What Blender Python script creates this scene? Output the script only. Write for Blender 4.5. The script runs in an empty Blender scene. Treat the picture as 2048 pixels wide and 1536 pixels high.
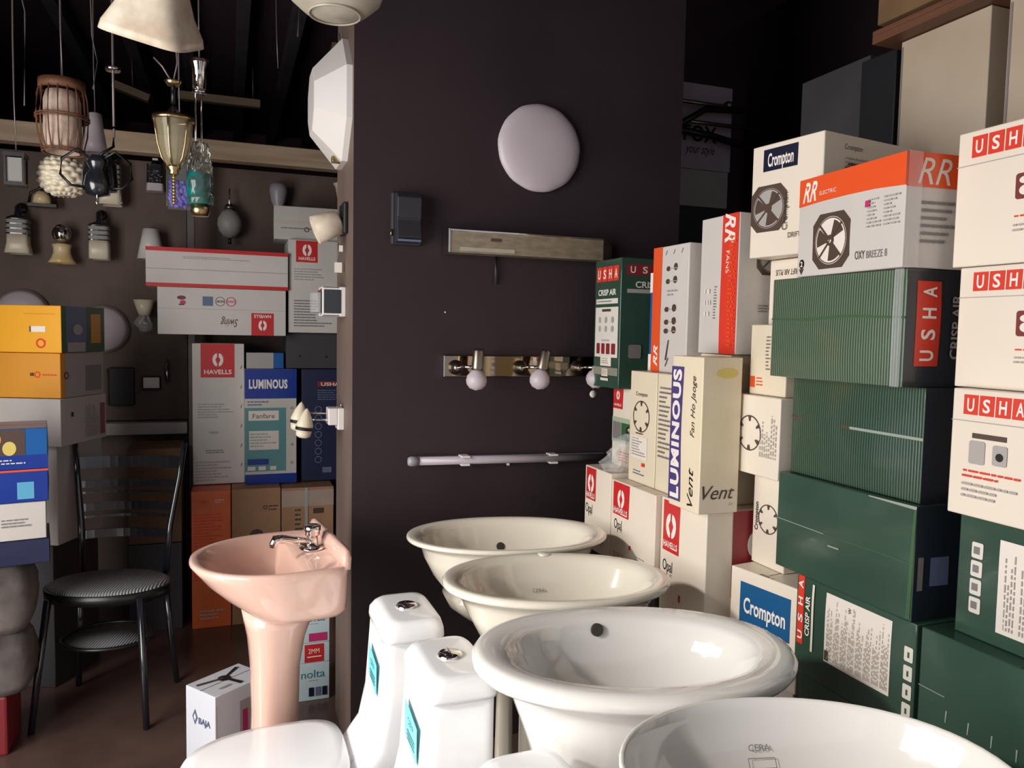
import bpy, bmesh, math, random
from mathutils import Matrix, Vector
from math import sin, cos, pi, radians, sqrt, atan2, hypot

# ------------------------------------------------------------------ camera
SC = bpy.context.scene
COL = SC.collection
cam_d = bpy.data.cameras.new('camera'); cam = bpy.data.objects.new('camera', cam_d); COL.objects.link(cam)
cam_d.sensor_fit = 'HORIZONTAL'; cam_d.sensor_width = 36.0; cam_d.lens = 36.0 * 1540.0 / 2048.0
cam_d.clip_start = 0.02
_r = Matrix.Rotation(radians(-20.3), 3, 'Z') @ Matrix.Rotation(radians(90 - 3.8), 3, 'X') @ Matrix.Rotation(radians(1.1), 3, 'Z')
cam.matrix_world = Matrix.Translation((0, 0, 1.38)) @ _r.to_4x4()
SC.camera = cam

# ------------------------------------------------------------------ light and exposure
SC.view_settings.view_transform = 'Standard'
SC.view_settings.look = 'None'
SC.view_settings.gamma = 1.0
SC.view_settings.use_curve_mapping = False
SC.view_settings.exposure = 0.0
world = bpy.data.worlds.new('world'); SC.world = world; world.use_nodes = True
wn = world.node_tree
bg = wn.nodes['Background']
bg.inputs['Color'].default_value = (0.92, 0.92, 1.0, 1); bg.inputs['Strength'].default_value = 0.45


def area(name, loc, rot, sx, sy, power, color):
    l = bpy.data.lights.new(name, 'AREA'); l.shape = 'RECTANGLE'; l.size = sx; l.size_y = sy
    l.energy = power; l.color = color
    o = bpy.data.objects.new(name, l); COL.objects.link(o); o.location = loc; o.rotation_euler = rot
    return o


# daylight falling through the open shop front on the left of the camera
area("daylight_entrance", (-1.62, 0.95, 1.25), (0, radians(-90), radians(6)), 1.9, 2.1, 84, (1.0, 0.965, 0.92))
sun_d = bpy.data.lights.new('sun', 'SUN'); sun_d.energy = 1.7; sun_d.angle = radians(4); sun_d.color = (1.0, 0.95, 0.87)
sun = bpy.data.objects.new('sun', sun_d); COL.objects.link(sun); sun.location = (-4, -2, 4)
sun.rotation_euler = Vector((0.86, 0.10, -0.46)).to_track_quat('-Z', 'Y').to_euler()


# ------------------------------------------------------------------ materials
def lin(c):
    return tuple((v / 255 / 12.92 if v / 255 <= 0.04045 else ((v / 255 + 0.055) / 1.055) ** 2.4) for v in c) + (1,)


MATS = {}


def mat(name, rgb, rough=0.5, metal=0.0, coat=0.0, spec=0.5, noise=0.0, nscale=8.0, bump=0.0, bscale=60.0,
        trans=0.0, alpha=1.0, ribs=0.0, rib_axis='Y', rgb2=None, sub=0.0, stretch=(1, 1, 1)):
    m = bpy.data.materials.new(name); m.use_nodes = True; MATS[name] = m
    nt = m.node_tree; p = nt.nodes['Principled BSDF']; N = nt.nodes.new; L = nt.links.new
    c = lin(rgb)
    p.inputs['Base Color'].default_value = c
    p.inputs['Roughness'].default_value = rough
    p.inputs['Metallic'].default_value = metal
    p.inputs['Coat Weight'].default_value = coat
    p.inputs['Coat Roughness'].default_value = 0.08
    p.inputs['Specular IOR Level'].default_value = spec
    p.inputs['Transmission Weight'].default_value = trans
    p.inputs['Alpha'].default_value = alpha
    if sub:
        p.inputs['Subsurface Weight'].default_value = sub
        p.inputs['Subsurface Radius'].default_value = (0.01, 0.008, 0.006)
    tc = None
    if noise or bump or ribs:
        tc = N('ShaderNodeTexCoord'); mp = N('ShaderNodeMapping'); mp.inputs['Scale'].default_value = stretch
        L(tc.outputs['Object'], mp.inputs['Vector'])
    colsock = None
    if noise:
        t = N('ShaderNodeTexNoise'); t.inputs['Scale'].default_value = nscale; t.inputs['Detail'].default_value = 5
        L(mp.outputs[0], t.inputs['Vector'])
        r = N('ShaderNodeValToRGB'); r.color_ramp.elements[0].position = 0.3; r.color_ramp.elements[1].position = 0.7
        c2 = lin(rgb2) if rgb2 else tuple(v * (1 - noise) for v in c[:3]) + (1,)
        r.color_ramp.elements[0].color = c2; r.color_ramp.elements[1].color = c
        L(t.outputs['Fac'], r.inputs['Fac']); colsock = r.outputs['Color']
        L(colsock, p.inputs['Base Color'])
    norm = None
    if bump:
        t = N('ShaderNodeTexNoise'); t.inputs['Scale'].default_value = bscale; t.inputs['Detail'].default_value = 4
        L(mp.outputs[0], t.inputs['Vector'])
        b = N('ShaderNodeBump'); b.inputs['Strength'].default_value = bump; b.inputs['Distance'].default_value = 0.01
        L(t.outputs['Fac'], b.inputs['Height']); norm = b.outputs['Normal']
    if ribs:
        w = N('ShaderNodeTexWave'); w.wave_type = 'BANDS'; w.bands_direction = rib_axis
        w.inputs['Scale'].default_value = 34.0 if rib_axis == 'X' else 50.0; w.inputs['Distortion'].default_value = 0.6; w.inputs['Detail'].default_value = 1
        L(tc.outputs['Object'], w.inputs['Vector'])
        b = N('ShaderNodeBump'); b.inputs['Strength'].default_value = ribs; b.inputs['Distance'].default_value = 0.004
        L(w.outputs['Fac'], b.inputs['Height'])
        if norm: L(norm, b.inputs['Normal'])
        norm = b.outputs['Normal']
        mx = N('ShaderNodeMixRGB'); mx.blend_type = 'MIX'; mx.inputs['Color1'].default_value = c
        mx.inputs['Color2'].default_value = lin(rgb2 or rgb); L(w.outputs['Fac'], mx.inputs['Fac'])
        if colsock: L(colsock, mx.inputs['Color1'])
        L(mx.outputs['Color'], p.inputs['Base Color'])
    if norm: L(norm, p.inputs['Normal'])
    return m


mat('wall_dark', (49, 34, 40), 0.75, noise=0.35, nscale=3, bump=0.06, bscale=40)
mat('wall_far_plum', (104, 76, 88), 0.8, noise=0.3, nscale=2)
mat('wall_brown', (108, 91, 81), 0.7, noise=0.35, nscale=4, bump=0.05)
mat('pillar_edge', (122, 104, 94), 0.6, noise=0.3, nscale=5, stretch=(1, 1, 0.3))
mat('floor_tile', (112, 88, 80), 0.28, noise=0.4, nscale=5, bump=0.03)
mat('ceiling_dark', (84, 60, 70), 0.85, noise=0.3)
mat('rafter', (98, 94, 98), 0.6, noise=0.3)
mat('beam_wood', (190, 168, 142), 0.55, noise=0.3, nscale=4, rgb2=(160, 132, 105), stretch=(0.5, 1, 6))
mat('wood_red', (120, 78, 55), 0.55, noise=0.5, nscale=8, stretch=(1, 0.2, 3))
mat('white_ledge', (205, 200, 192), 0.5, noise=0.15)
mat('ceramic', (226, 224, 220), 0.07, coat=0.5, spec=0.6)
mat('ceramic_cream', (220, 213, 198), 0.09, coat=0.5, spec=0.6)
mat('ceramic_toilet', (246, 246, 248), 0.1, coat=0.5)
mat('ceramic_pink', (226, 186, 170), 0.12, coat=0.5, noise=0.04, nscale=3)
mat('chrome', (225, 222, 220), 0.08, metal=1)
mat('steel', (150, 140, 128), 0.32, metal=1)
mat('brass', (196, 174, 128), 0.28, metal=1)
mat('channel_metal', (176, 162, 138), 0.3, metal=0.45, noise=0.35, nscale=12, stretch=(2, 1, 6))
mat('mirror_strip', (165, 150, 128), 0.06, metal=1)
mat('hole_dark', (50, 48, 40), 0.6)
mat('black_gloss', (28, 32, 38), 0.2, coat=0.8, spec=0.8)
mat('black_matte', (26, 26, 30), 0.5)
mat('black_iron', (22, 22, 24), 0.35, spec=0.6)
mat('plastic_grey', (44, 44, 50), 0.5)
mat('post_grey', (98, 94, 92), 0.5)
mat('thin_glass', (140, 145, 150), 0.06, alpha=0.16, spec=0.8)
mat('thin_amber', (190, 178, 145), 0.06, alpha=0.25, spec=0.8)
mat('tube_grey', (168, 160, 168), 0.3)
mat('i_night', (34, 40, 50), 0.35, coat=0.3)  # near-black tone painting shade onto the green cartons' near sides
mat('c_baja', (226, 230, 238), 0.35, bump=0.05)
mat('white_plastic', (232, 228, 224), 0.35)
mat('opal', (204, 192, 199), 0.4, noise=0.06, sub=0.1)
mat('opal_cream', (238, 226, 200), 0.3, sub=0.1, noise=0.1, nscale=14)
mat('amber_glass', (226, 186, 120), 0.25, noise=0.3, nscale=18, rgb2=(240, 222, 180))
mat('frosted', (176, 172, 180), 0.35, trans=0.25, spec=0.5)
mat('frosted_grey', (150, 146, 142), 0.5)
mat('alabaster', (232, 222, 205), 0.35, noise=0.25, nscale=16, rgb2=(196, 176, 152))
mat('alabaster_grey', (196, 190, 176), 0.35, noise=0.3, nscale=10, rgb2=(160, 152, 132))
mat('clear_glass', (235, 235, 225), 0.03, trans=0.95, spec=0.6)
mat('amber_clear', (225, 205, 160), 0.04, trans=0.85, spec=0.6)
mat('purple_glass', (92, 62, 200), 0.2, trans=0.0, noise=0.5, nscale=25, rgb2=(150, 135, 215))
mat('teal_glass', (30, 150, 150), 0.15, trans=0.0, noise=0.4, nscale=20)
mat('clear_film', (235, 238, 240), 0.12, alpha=0.25, spec=0.8, bump=0.5, bscale=30)
mat('tape', (225, 215, 195), 0.15, alpha=0.35, spec=0.7, bump=0.15)
mat('rattan', (128, 84, 58), 0.6, noise=0.4, nscale=20)
mat('fabric_cream', (214, 190, 172), 0.8, noise=0.25, nscale=40, bump=0.2)
mat('woven', (170, 170, 172), 0.45, ribs=0.8, rib_axis='X', rgb2=(110, 110, 114))
mat('wire', (140, 130, 130), 0.4, metal=0.6)
# cartons
mat('c_white', (237, 225, 208), 0.42, noise=0.06, nscale=5, bump=0.04, bscale=20)
mat('c_cream', (236, 222, 196), 0.42, noise=0.1, nscale=4, bump=0.04, bscale=20)
mat('c_stained', (238, 226, 210), 0.35, noise=0.1, nscale=3, rgb2=(228, 212, 172), bump=0.05)
mat('c_grey', (196, 190, 184), 0.5, noise=0.08, bump=0.04)
mat('c_greywhite', (212, 206, 200), 0.45, noise=0.08, nscale=6, bump=0.05)
mat('c_panel', (196, 180, 162), 0.5, noise=0.14, nscale=3, rgb2=(178, 160, 136))
mat('c_green', (56, 84, 70), 0.25, coat=0.35, noise=0.25, nscale=6, bump=0.10, bscale=14)
mat('c_green_ribbed', (40, 72, 58), 0.2, coat=0.6, ribs=0.22, rib_axis='Y', rgb2=(112, 124, 102), bump=0.08, bscale=7)
mat('c_green_ribbed_dark', (30, 58, 46), 0.2, coat=0.6, ribs=0.2, rib_axis='Y', rgb2=(72, 92, 76), bump=0.12, bscale=7)
mat('c_brown', (176, 134, 100), 0.7, noise=0.2, nscale=10, bump=0.05)
mat('c_brown_dark', (120, 92, 62), 0.7, noise=0.3, nscale=10)
mat('c_orange', (224, 104, 52), 0.35, noise=0.08)
mat('c_yellow', (250, 178, 48), 0.3, noise=0.1, nscale=3)
mat('c_amber', (232, 158, 52), 0.35, noise=0.2, nscale=3)
mat('c_navy', (36, 42, 76), 0.4, noise=0.15)
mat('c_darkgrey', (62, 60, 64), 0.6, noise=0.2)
mat('c_mauve', (205, 186, 198), 0.6, noise=0.15)
mat('c_blue', (26, 96, 168), 0.25, noise=0.1)
mat('c_lightblue', (196, 214, 220), 0.35)
mat('dirty_white', (124, 116, 112), 0.85, noise=0.6, nscale=7, rgb2=(48, 42, 38), bump=.3, bscale=25)
# printing inks
mat('i_red', (222, 62, 44), 0.35)
mat('i_hred', (204, 44, 46), 0.35)
mat('i_orange', (234, 88, 40), 0.3)
mat('i_white', (244, 236, 228), 0.4)
mat('i_offwhite', (226, 220, 210), 0.4)
mat('i_black', (26, 24, 26), 0.4)
mat('i_navy', (22, 26, 52), 0.35)
mat('i_purple', (78, 66, 128), 0.35)
mat('i_blue', (24, 90, 142), 0.3)
mat('i_royal', (28, 58, 150), 0.25)
mat('i_teal', (96, 150, 152), 0.4)
mat('i_tealtext', (52, 128, 132), 0.4)
mat('i_grey', (128, 122, 120), 0.5)
mat('i_ltgrey', (172, 166, 162), 0.5)
mat('i_paper', (236, 226, 216), 0.4)
mat('i_darkred', (120, 50, 46), 0.4)
mat('i_maroon', (136, 42, 48), 0.4)
mat('i_green', (60, 96, 60), 0.4)
mat('i_sage', (168, 184, 160), 0.5)
mat('i_brown', (84, 66, 58), 0.4)
mat('i_pink', (196, 50, 110), 0.4)
mat('i_cyan', (120, 212, 220), 0.4)
mat('i_skyblue', (96, 176, 212), 0.4)
mat('i_scuff', (150, 160, 148), 0.5)
mat('i_yellow', (222, 200, 110), 0.4)
mat('i_bluegrey', (100, 112, 140), 0.4)


# ------------------------------------------------------------------ mesh helpers
class MB:
    def __init__(s):
        s.v = []; s.f = []; s.m = []; s.sm = []; s.mats = []

    def mi(s, m):
        if m not in s.mats: s.mats.append(m)
        return s.mats.index(m)

    def add(s, vs, fs, m, smooth=False, M=None):
        b = len(s.v); k = s.mi(m)
        for p in vs:
            p = Vector(p)
            if M is not None: p = M @ p
            s.v.append(tuple(p))
        for f in fs:
            s.f.append([b + i for i in f]); s.m.append(k); s.sm.append(smooth)
        return s

    def box(s, x0, y0, z0, x1, y1, z1, m, M=None):
        vs = [(x, y, z) for z in (z0, z1) for y in (y0, y1) for x in (x0, x1)]
        return s.add(vs, [(0, 2, 3, 1), (4, 5, 7, 6), (0, 1, 5, 4), (2, 6, 7, 3), (0, 4, 6, 2), (1, 3, 7, 5)], m, False, M)

    def loft(s, rings, m, cap0=True, cap1=True, smooth=True, M=None, closed=True):
        n = len(rings[0]); vs = [p for r in rings for p in r]; fs = []
        for i in range(len(rings) - 1):
            for j in range(n if closed else n - 1):
                a, b = i * n + j, i * n + (j + 1) % n
                fs.append((a, b, b + n, a + n))
        if cap0: fs.append(tuple(reversed(range(n))))
        if cap1: fs.append(tuple(range((len(rings) - 1) * n, len(rings) * n)))
        return s.add(vs, fs, m, smooth, M)

    def lathe(s, prof, m, n=28, M=None, sx=1, sy=1, cap0=True, cap1=True, smooth=True, c=(0, 0, 0)):
        rings = [[(c[0] + r * sx * cos(2 * pi * k / n), c[1] + r * sy * sin(2 * pi * k / n), c[2] + z) for k in range(n)] for r, z in prof]
        return s.loft(rings, m, cap0, cap1, smooth, M)

    def tube(s, pts, r, m, n=8, M=None, cap=True):
        pts = [Vector(p) for p in pts]; rings = []
        rr = r if isinstance(r, (list, tuple)) else [r] * len(pts)
        up = Vector((0, 0, 1))
        for i, p in enumerate(pts):
            t = (pts[min(i + 1, len(pts) - 1)] - pts[max(i - 1, 0)]).normalized()
            a = t.cross(up)
            if a.length < 0.05: a = t.cross(Vector((1, 0, 0)))
            a.normalize(); b = t.cross(a).normalized()
            rings.append([tuple(p + (a * cos(2 * pi * k / n) + b * sin(2 * pi * k / n)) * rr[i]) for k in range(n)])
        return s.loft(rings, m, cap, cap, True, M)

    def prism(s, poly, z0, z1, m, M=None):
        n = len(poly)
        vs = [(x, y, z0) for x, y in poly] + [(x, y, z1) for x, y in poly]
        fs = [tuple(reversed(range(n))), tuple(range(n, 2 * n))] + [(i, (i + 1) % n, n + (i + 1) % n, n + i) for i in range(n)]
        return s.add(vs, fs, m, False, M)

    def build(s, name, parent=None, loc=None, rz=0.0, bevel=0.0, subsurf=0, seg=2):
        me = bpy.data.meshes.new(name); me.from_pydata(s.v, [], s.f)
        for k in s.mats: me.materials.append(MATS[k])
        me.polygons.foreach_set('material_index', s.m); me.polygons.foreach_set('use_smooth', s.sm)
        me.update()
        bm = bmesh.new(); bm.from_mesh(me); bmesh.ops.recalc_face_normals(bm, faces=bm.faces) if getattr(s, 'recalc', True) else None
        bm.to_mesh(me); bm.free()
        o = bpy.data.objects.new(name, me); COL.objects.link(o)
        if loc is not None: o.location = loc
        o.rotation_euler = (0, 0, rz)
        if parent is not None: o.parent = parent
        if bevel:
            b = o.modifiers.new('bevel', 'BEVEL'); b.width = bevel; b.segments = seg; b.limit_method = 'ANGLE'; b.angle_limit = radians(35)
        if subsurf:
            q = o.modifiers.new('subsurf', 'SUBSURF'); q.levels = subsurf; q.render_levels = subsurf
        return o


def tag(o, label, cat, group=None):
    o['label'] = label; o['category'] = cat
    if group: o['group'] = group
    return o


def thing(name, label, cat, loc=(0, 0, 0), rz=0.0, group=None, rot=None):
    o = bpy.data.objects.new(name, None); COL.objects.link(o); o.empty_display_size = 0.05
    o.location = loc; o.rotation_euler = rot if rot else (0, 0, rz)
    return tag(o, label, cat, group)


def struct(o):
    o['kind'] = 'structure'; return o


# ------------------------------------------------------------------ lettering
_tc = {}


def text_geo(s, style=''):
    key = (s, style)
    if key in _tc: return _tc[key]
    c = bpy.data.curves.new('t', 'FONT'); c.body = s; c.resolution_u = 3
    c.align_x = 'CENTER'
    if 'b' in style: c.offset = 0.022
    if 'B' in style: c.offset = 0.045; c.space_character = 1.12
    if 'i' in style: c.shear = 0.35
    if 'w' in style: c.space_character = 1.5
    o = bpy.data.objects.new('t', c)
    me = bpy.data.meshes.new_from_object(o)
    vs = [(v.co.x, v.co.y) for v in me.vertices]; fs = [tuple(p.vertices) for p in me.polygons]
    bpy.data.objects.remove(o); bpy.data.meshes.remove(me); bpy.data.curves.remove(c)
    xs = [v[0] for v in vs]; cx = (min(xs) + max(xs)) / 2; W = max(xs) - min(xs)
    h = 0.70
    vs = [((x - cx) / h, (y) / h - 0.5) for x, y in vs]
    _tc[key] = (vs, fs, W / h)
    return _tc[key]


def items_2d(items, W, H):
    """print elements of one face, in metres: yields (verts2d, faces, material)"""
    rnd = random.Random(len(items) * 7 + int(W * 1000))
    out = []

    def rect(x0, y0, x1, y1, m, rot=0, g=0.022):
        nx = max(1, int(abs(x1 - x0) / g)); ny = max(1, int(abs(y1 - y0) / g))
        vs = [(x0 + (x1 - x0) * i / nx, y0 + (y1 - y0) * j / ny) for j in range(ny + 1) for i in range(nx + 1)]
        fs = [(j * (nx + 1) + i, j * (nx + 1) + i + 1, (j + 1) * (nx + 1) + i + 1, (j + 1) * (nx + 1) + i) for j in range(ny) for i in range(nx)]
        out.append((vs, fs, m))

    def poly(pts, m):
        out.append((pts, [tuple(range(len(pts)))], m))

    def ring(cx, cy, r0, r1, m, sx=1, n=32, a0=0, a1=2 * pi):
        full = abs(a1 - a0 - 2 * pi) < 1e-6; k = n if full else n + 1
        vs = []
        for i in range(k):
            a = a0 + (a1 - a0) * i / n
            vs += [(cx + sx * r0 * cos(a), cy + r0 * sin(a)), (cx + sx * r1 * cos(a), cy + r1 * sin(a))]
        fs = [(2 * i, 2 * i + 1, 2 * ((i + 1) % k) + 1, 2 * ((i + 1) % k)) for i in range(n)]
        out.append((vs, fs, m))

    for it in items:
        k = it[0]
        if k == 'r':
            _, a, b, c, d, m = it; rect(a * W, b * H, c * W, d * H, m)
        elif k == 'q':   # free quad in fractions
            poly([(u * W, v * H) for u, v in it[1]], it[2])
        elif k == 't':
            _, s, u, v, h, m = it[:6]; rot = radians(it[6]) if len(it) > 6 else 0
            mw = it[7] if len(it) > 7 else None; st = it[8] if len(it) > 8 else ''
            vs, fs, w = text_geo(s, st); sx = h
            if mw: sx = mw / w
            c_, s_ = cos(rot), sin(rot)
            out.append(([(u * W + x * sx * c_ - y * h * s_, v * H + x * sx * s_ + y * h * c_) for x, y in vs], fs, m))
        elif k == 'l':
            _, a, b, c, d, n, m = it[:7]; vert = len(it) > 7 and it[7]
            for i in range(n):
                e = 0.45 + 0.55 * rnd.random()
                if vert:
                    x = (a + (c - a) * (i + 0.5) / n) * W; t = (c - a) * W / n * 0.16; y = b * H; ye = (b + (d - b) * e) * H
                    while y < ye:
                        w_ = rnd.uniform(0.004, 0.014); rect(x - t, y, x + t, min(y + w_, ye), m); y += w_ + 0.0035
                else:
                    y = (d - (d - b) * (i + 0.5) / n) * H; t = (d - b) * H / n * 0.20
                    x = a * W; xe = (a + (c - a) * e) * W
                    while x < xe:
                        w_ = rnd.uniform(0.006, 0.02); rect(x, y - t, min(x + w_, xe), y + t, m); x += w_ + 0.003
        elif k == 'e':
            _, u, v, rx, ry, m = it
            poly([(u * W + rx * cos(2 * pi * i / 28), v * H + ry * sin(2 * pi * i / 28)) for i in range(28)], m)
        elif k == 'rr':
            _, u, v, w, h, m = it; x0, y0 = u * W, v * H; r = min(w, h) * 0.15; pts = []
            if max(w, h) > .05:
                rect(x0 - w / 2, y0 - h / 2, x0 + w / 2, y0 + h / 2, m, g=.015); continue
            for cx, cy, a0 in ((w / 2 - r, h / 2 - r, 0), (-w / 2 + r, h / 2 - r, pi / 2), (-w / 2 + r, -h / 2 + r, pi), (w / 2 - r, -h / 2 + r, 1.5 * pi)):
                for j in range(5):
                    a = a0 + j * pi / 8; pts.append((x0 + cx + r * cos(a), y0 + cy + r * sin(a)))
            poly(pts, m)
        elif k == 'ring':
            _, u, v, r0, r1, m = it[:6]; ring(u * W, v * H, r0, r1, m, it[6] if len(it) > 6 else 1)
        elif k == 'wheel':   # bladeless ring with six little spokes
            _, u, v, r, m = it; x, y = u * W, v * H
            ring(x, y, r * 0.93, r, m)
            for j in range(6):
                a = pi / 6 + j * pi / 3 + 0.0; ca, sa = cos(a), sin(a); w = r * 0.05
                poly([(x + r * .96 * ca - w * 2.4 * sa, y + r * .96 * sa + w * 2.4 * ca), (x + r * .66 * ca - w * sa, y + r * .66 * sa + w * ca),
                      (x + r * .66 * ca + w * sa, y + r * .66 * sa - w * ca), (x + r * .96 * ca + w * 2.4 * sa, y + r * .96 * sa - w * 2.4 * ca)], m)
        elif k == 'fan':     # exhaust fan: square frame with cut corners, ring, four blades
            _, u, v, s, m, m2 = it; x, y = u * W, v * H; q = s * 0.62
            oct_ = [(-s, -q), (-q, -s), (q, -s), (s, -q), (s, q), (q, s), (-q, s), (-s, q)]
            poly([(x + a, y + b) for a, b in oct_], m)
            poly([(x + .86 * s * cos(2 * pi * i / 32), y + .86 * s * sin(2 * pi * i / 32)) for i in range(32)], m2)
            ring(x, y, .80 * s, .84 * s, m)
            for j in range(3):
                a0 = 0.5 + j * 2 * pi / 3
                pts = [(x + .12 * s * cos(a0), y + .12 * s * sin(a0))]
                pts += [(x + .74 * s * cos(a0 - .1 + t * .23), y + .74 * s * sin(a0 - .1 + t * .23)) for t in range(5)]
                pts += [(x + .16 * s * cos(a0 + .9), y + .16 * s * sin(a0 + .9))]
                poly(pts, m)
            for j in range(4):
                a0 = pi / 4 + j * pi / 2; w = .035 * s; ca, sa = cos(a0), sin(a0)
                poly([(x - w * sa, y + w * ca), (x + w * sa, y - w * ca), (x + .84 * s * ca + w * sa, y + .84 * s * sa - w * ca), (x + .84 * s * ca - w * sa, y + .84 * s * sa + w * ca)], m)
            poly([(x + .2 * s * cos(2 * pi * i / 20), y + .2 * s * sin(2 * pi * i / 20)) for i in range(20)], m)
            poly([(x + .09 * s * cos(2 * pi * i / 16), y + .09 * s * sin(2 * pi * i / 16)) for i in range(16)], m2)
        elif k == 'wing':    # two mirrored crescents
            _, u, v, s, m = it[:5]; x, y = u * W, v * H; f = it[5] if len(it) > 5 else 1
            for sg in (-1, 1):
                pts = []
                for j in range(9):
                    a = -pi / 2 + pi * j / 8
                    pts.append((x + sg * (.12 + .58 * cos(a)) * s, y + f * .9 * sin(a) * s))
                pts.append((x + sg * .1 * s, y + f * .42 * s)); pts.append((x + sg * .34 * s, y)); pts.append((x + sg * .1 * s, y - f * .55 * s))
                poly(pts, m)
    return out


# ------------------------------------------------------------------ cartons
class Carton:
    """near = (x, y) of the vertical corner nearest the camera side; w along x, d along y (depth), z0 base"""

    def __init__(s, label, near, w, d, z0, h, m, yaw=0.0, left=False, name='cardboard_box', cat='box', group=None, bulge=0.0015,
                 seam=True, ribs=False):
        s.w, s.d, s.h, s.bul = w, d, h, bulge
        a = radians(yaw); ca, sa = cos(a), sin(a)
        ox = (-w / 2 if left else w / 2); oy = d / 2
        cx, cy = near[0] + ox * ca - oy * sa, near[1] + ox * sa + oy * ca
        s.root = thing(name, label, cat, (cx, cy, z0), a, group)
        s.seed = random.Random(int(cx * 1000) + int(cy * 777) + int(z0 * 991))
        s.ph = [s.seed.uniform(0, 6) for _ in range(6)]
        mb = MB(); n = 7
        for f in 'LFRBTU':
            vs = [s.P(f, i / n * s.size(f)[0], j / n * s.size(f)[1], 0) for j in range(n + 1) for i in range(n + 1)]
            mb.add(vs, [(j * (n + 1) + i, j * (n + 1) + i + 1, (j + 1) * (n + 1) + i + 1, (j + 1) * (n + 1) + i) for j in range(n) for i in range(n)], m, True)
        o = MB.build(mb, 'carton', s.root)
        me = o.data; bm = bmesh.new(); bm.from_mesh(me); bmesh.ops.remove_doubles(bm, verts=bm.verts, dist=0.0004)
        for e in bm.edges:
            if len(e.link_faces) == 2 and e.calc_face_angle(0) > 0.7: e.smooth = False
        bmesh.ops.recalc_face_normals(bm, faces=bm.faces); bm.to_mesh(me); bm.free()
        b = o.modifiers.new('bevel', 'BEVEL'); b.width = 0.0022; b.segments = 2; b.limit_method = 'ANGLE'; b.angle_limit = radians(40)
        s.body = o
        if seam: s.seams()

    def size(s, f):
        return {'L': (s.d, s.h), 'R': (s.d, s.h), 'F': (s.w, s.h), 'B': (s.w, s.h), 'T': (s.w, s.d), 'U': (s.w, s.d)}[f]

    def P(s, f, X, Y, off):
        W, H = s.size(f); u, v = X / W, Y / H
        u_, v_ = min(max(u, 0), 1), min(max(v, 0), 1)
        e = 16 * u_ * (1 - u_) * v_ * (1 - v_)
        k = s.bul * (e + 0.5 * min(1, e) * sin(7 * u + s.ph[0]) * sin(6 * v + s.ph[1])) + off
        if f in 'UT': k = off
        w, d, h = s.w / 2, s.d / 2, s.h
        return {'L': (-w - k, d - X, Y), 'R': (w + k, -d + X, Y), 'F': (-w + X, -d - k, Y), 'B': (w - X, d + k, Y),
                'T': (-w + X, -d + Y, h + k), 'U': (w - X, -d + Y, -k)}[f]

    def each(s, part, f, items, n=1):
        for i in range(0, len(items), n): s.prt(part, f, items[i:i + n])
        return s

    def prt(s, part, f, items, base=0.0010, step=0.00035, label=None):
        W, H = s.size(f); mb = MB(); mb.recalc = False
        for i, (vs, fs, m) in enumerate(items_2d(items, W, H)):
            mb.add([s.P(f, x, y, base + step * min(i, 6)) for x, y in vs], fs, m)
        o = mb.build(part, s.root)
        if label: o['label'] = label
        return s

    def seams(s):
        mb = MB(); t = 0.0011   # slit between the two top flaps
        for i in range(8):
            vs = [s.P('T', s.w * i / 8, s.d / 2 - t, 0.0006), s.P('T', s.w * (i + 1) / 8, s.d / 2 - t, 0.0006),
                  s.P('T', s.w * (i + 1) / 8, s.d / 2 + t, 0.0006), s.P('T', s.w * i / 8, s.d / 2 + t, 0.0006)]
            mb.add(vs, [(0, 1, 2, 3)], 'i_brown')
        mb.recalc = False; mb.build('flap_seam', s.root)

    def tape(s, f, v0, v1, vertical=False, m='tape', part='packing_tape'):
        W, H = s.size(f); mb = MB(); mb.recalc = False; n = 10
        for i in range(n):
            if vertical: q = [(v0 * W, H * i / n), (v1 * W, H * i / n), (v1 * W, H * (i + 1) / n), (v0 * W, H * (i + 1) / n)]
            else: q = [(W * i / n, v0 * H), (W * (i + 1) / n, v0 * H), (W * (i + 1) / n, v1 * H), (W * i / n, v1 * H)]
            mb.add([s.P(f, x, y, 0.0045) for x, y in q], [(0, 1, 2, 3)], m)
        mb.build(part, s.root); return s


def usha(u0, v0, u1, v1, h, W, panel='i_red'):
    """four boxed letters"""
    it = []; n = 4; g = (u1 - u0) * 0.012
    for i, ch in enumerate('USHA'):
        a = u0 + (u1 - u0) * i / n; b = u0 + (u1 - u0) * (i + 1) / n
        it.append(('r', a + g, v0, b - g, v1, panel))
        a = u0 + (u1 - u0) * (i + .5) / n
        it.append(('t', ch, a, (v0 + v1) / 2, h, 'i_white', 0, W * (u1 - u0) / n * 0.45, 'b'))
    return it


def usha_vert(u0, v0, u1, v1, H, W):
    it = [('r', u0, v0, u1, v1, 'i_red')]
    for i, ch in enumerate('USHA'):
        it.append(('t', ch, (u0 + u1) / 2, v0 + (v1 - v0) * (i + .5) / 4, W * (u1 - u0) * .55, 'i_white', 90, H * (v1 - v0) / 4 * 0.5, 'b'))
    return it


# ================================================================== THE ROOM
def slab(name, x0, y0, z0, x1, y1, z1, m, bevel=0.0):
    return struct(MB().box(x0, y0, z0, x1, y1, z1, m).build(name, bevel=bevel))


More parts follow.
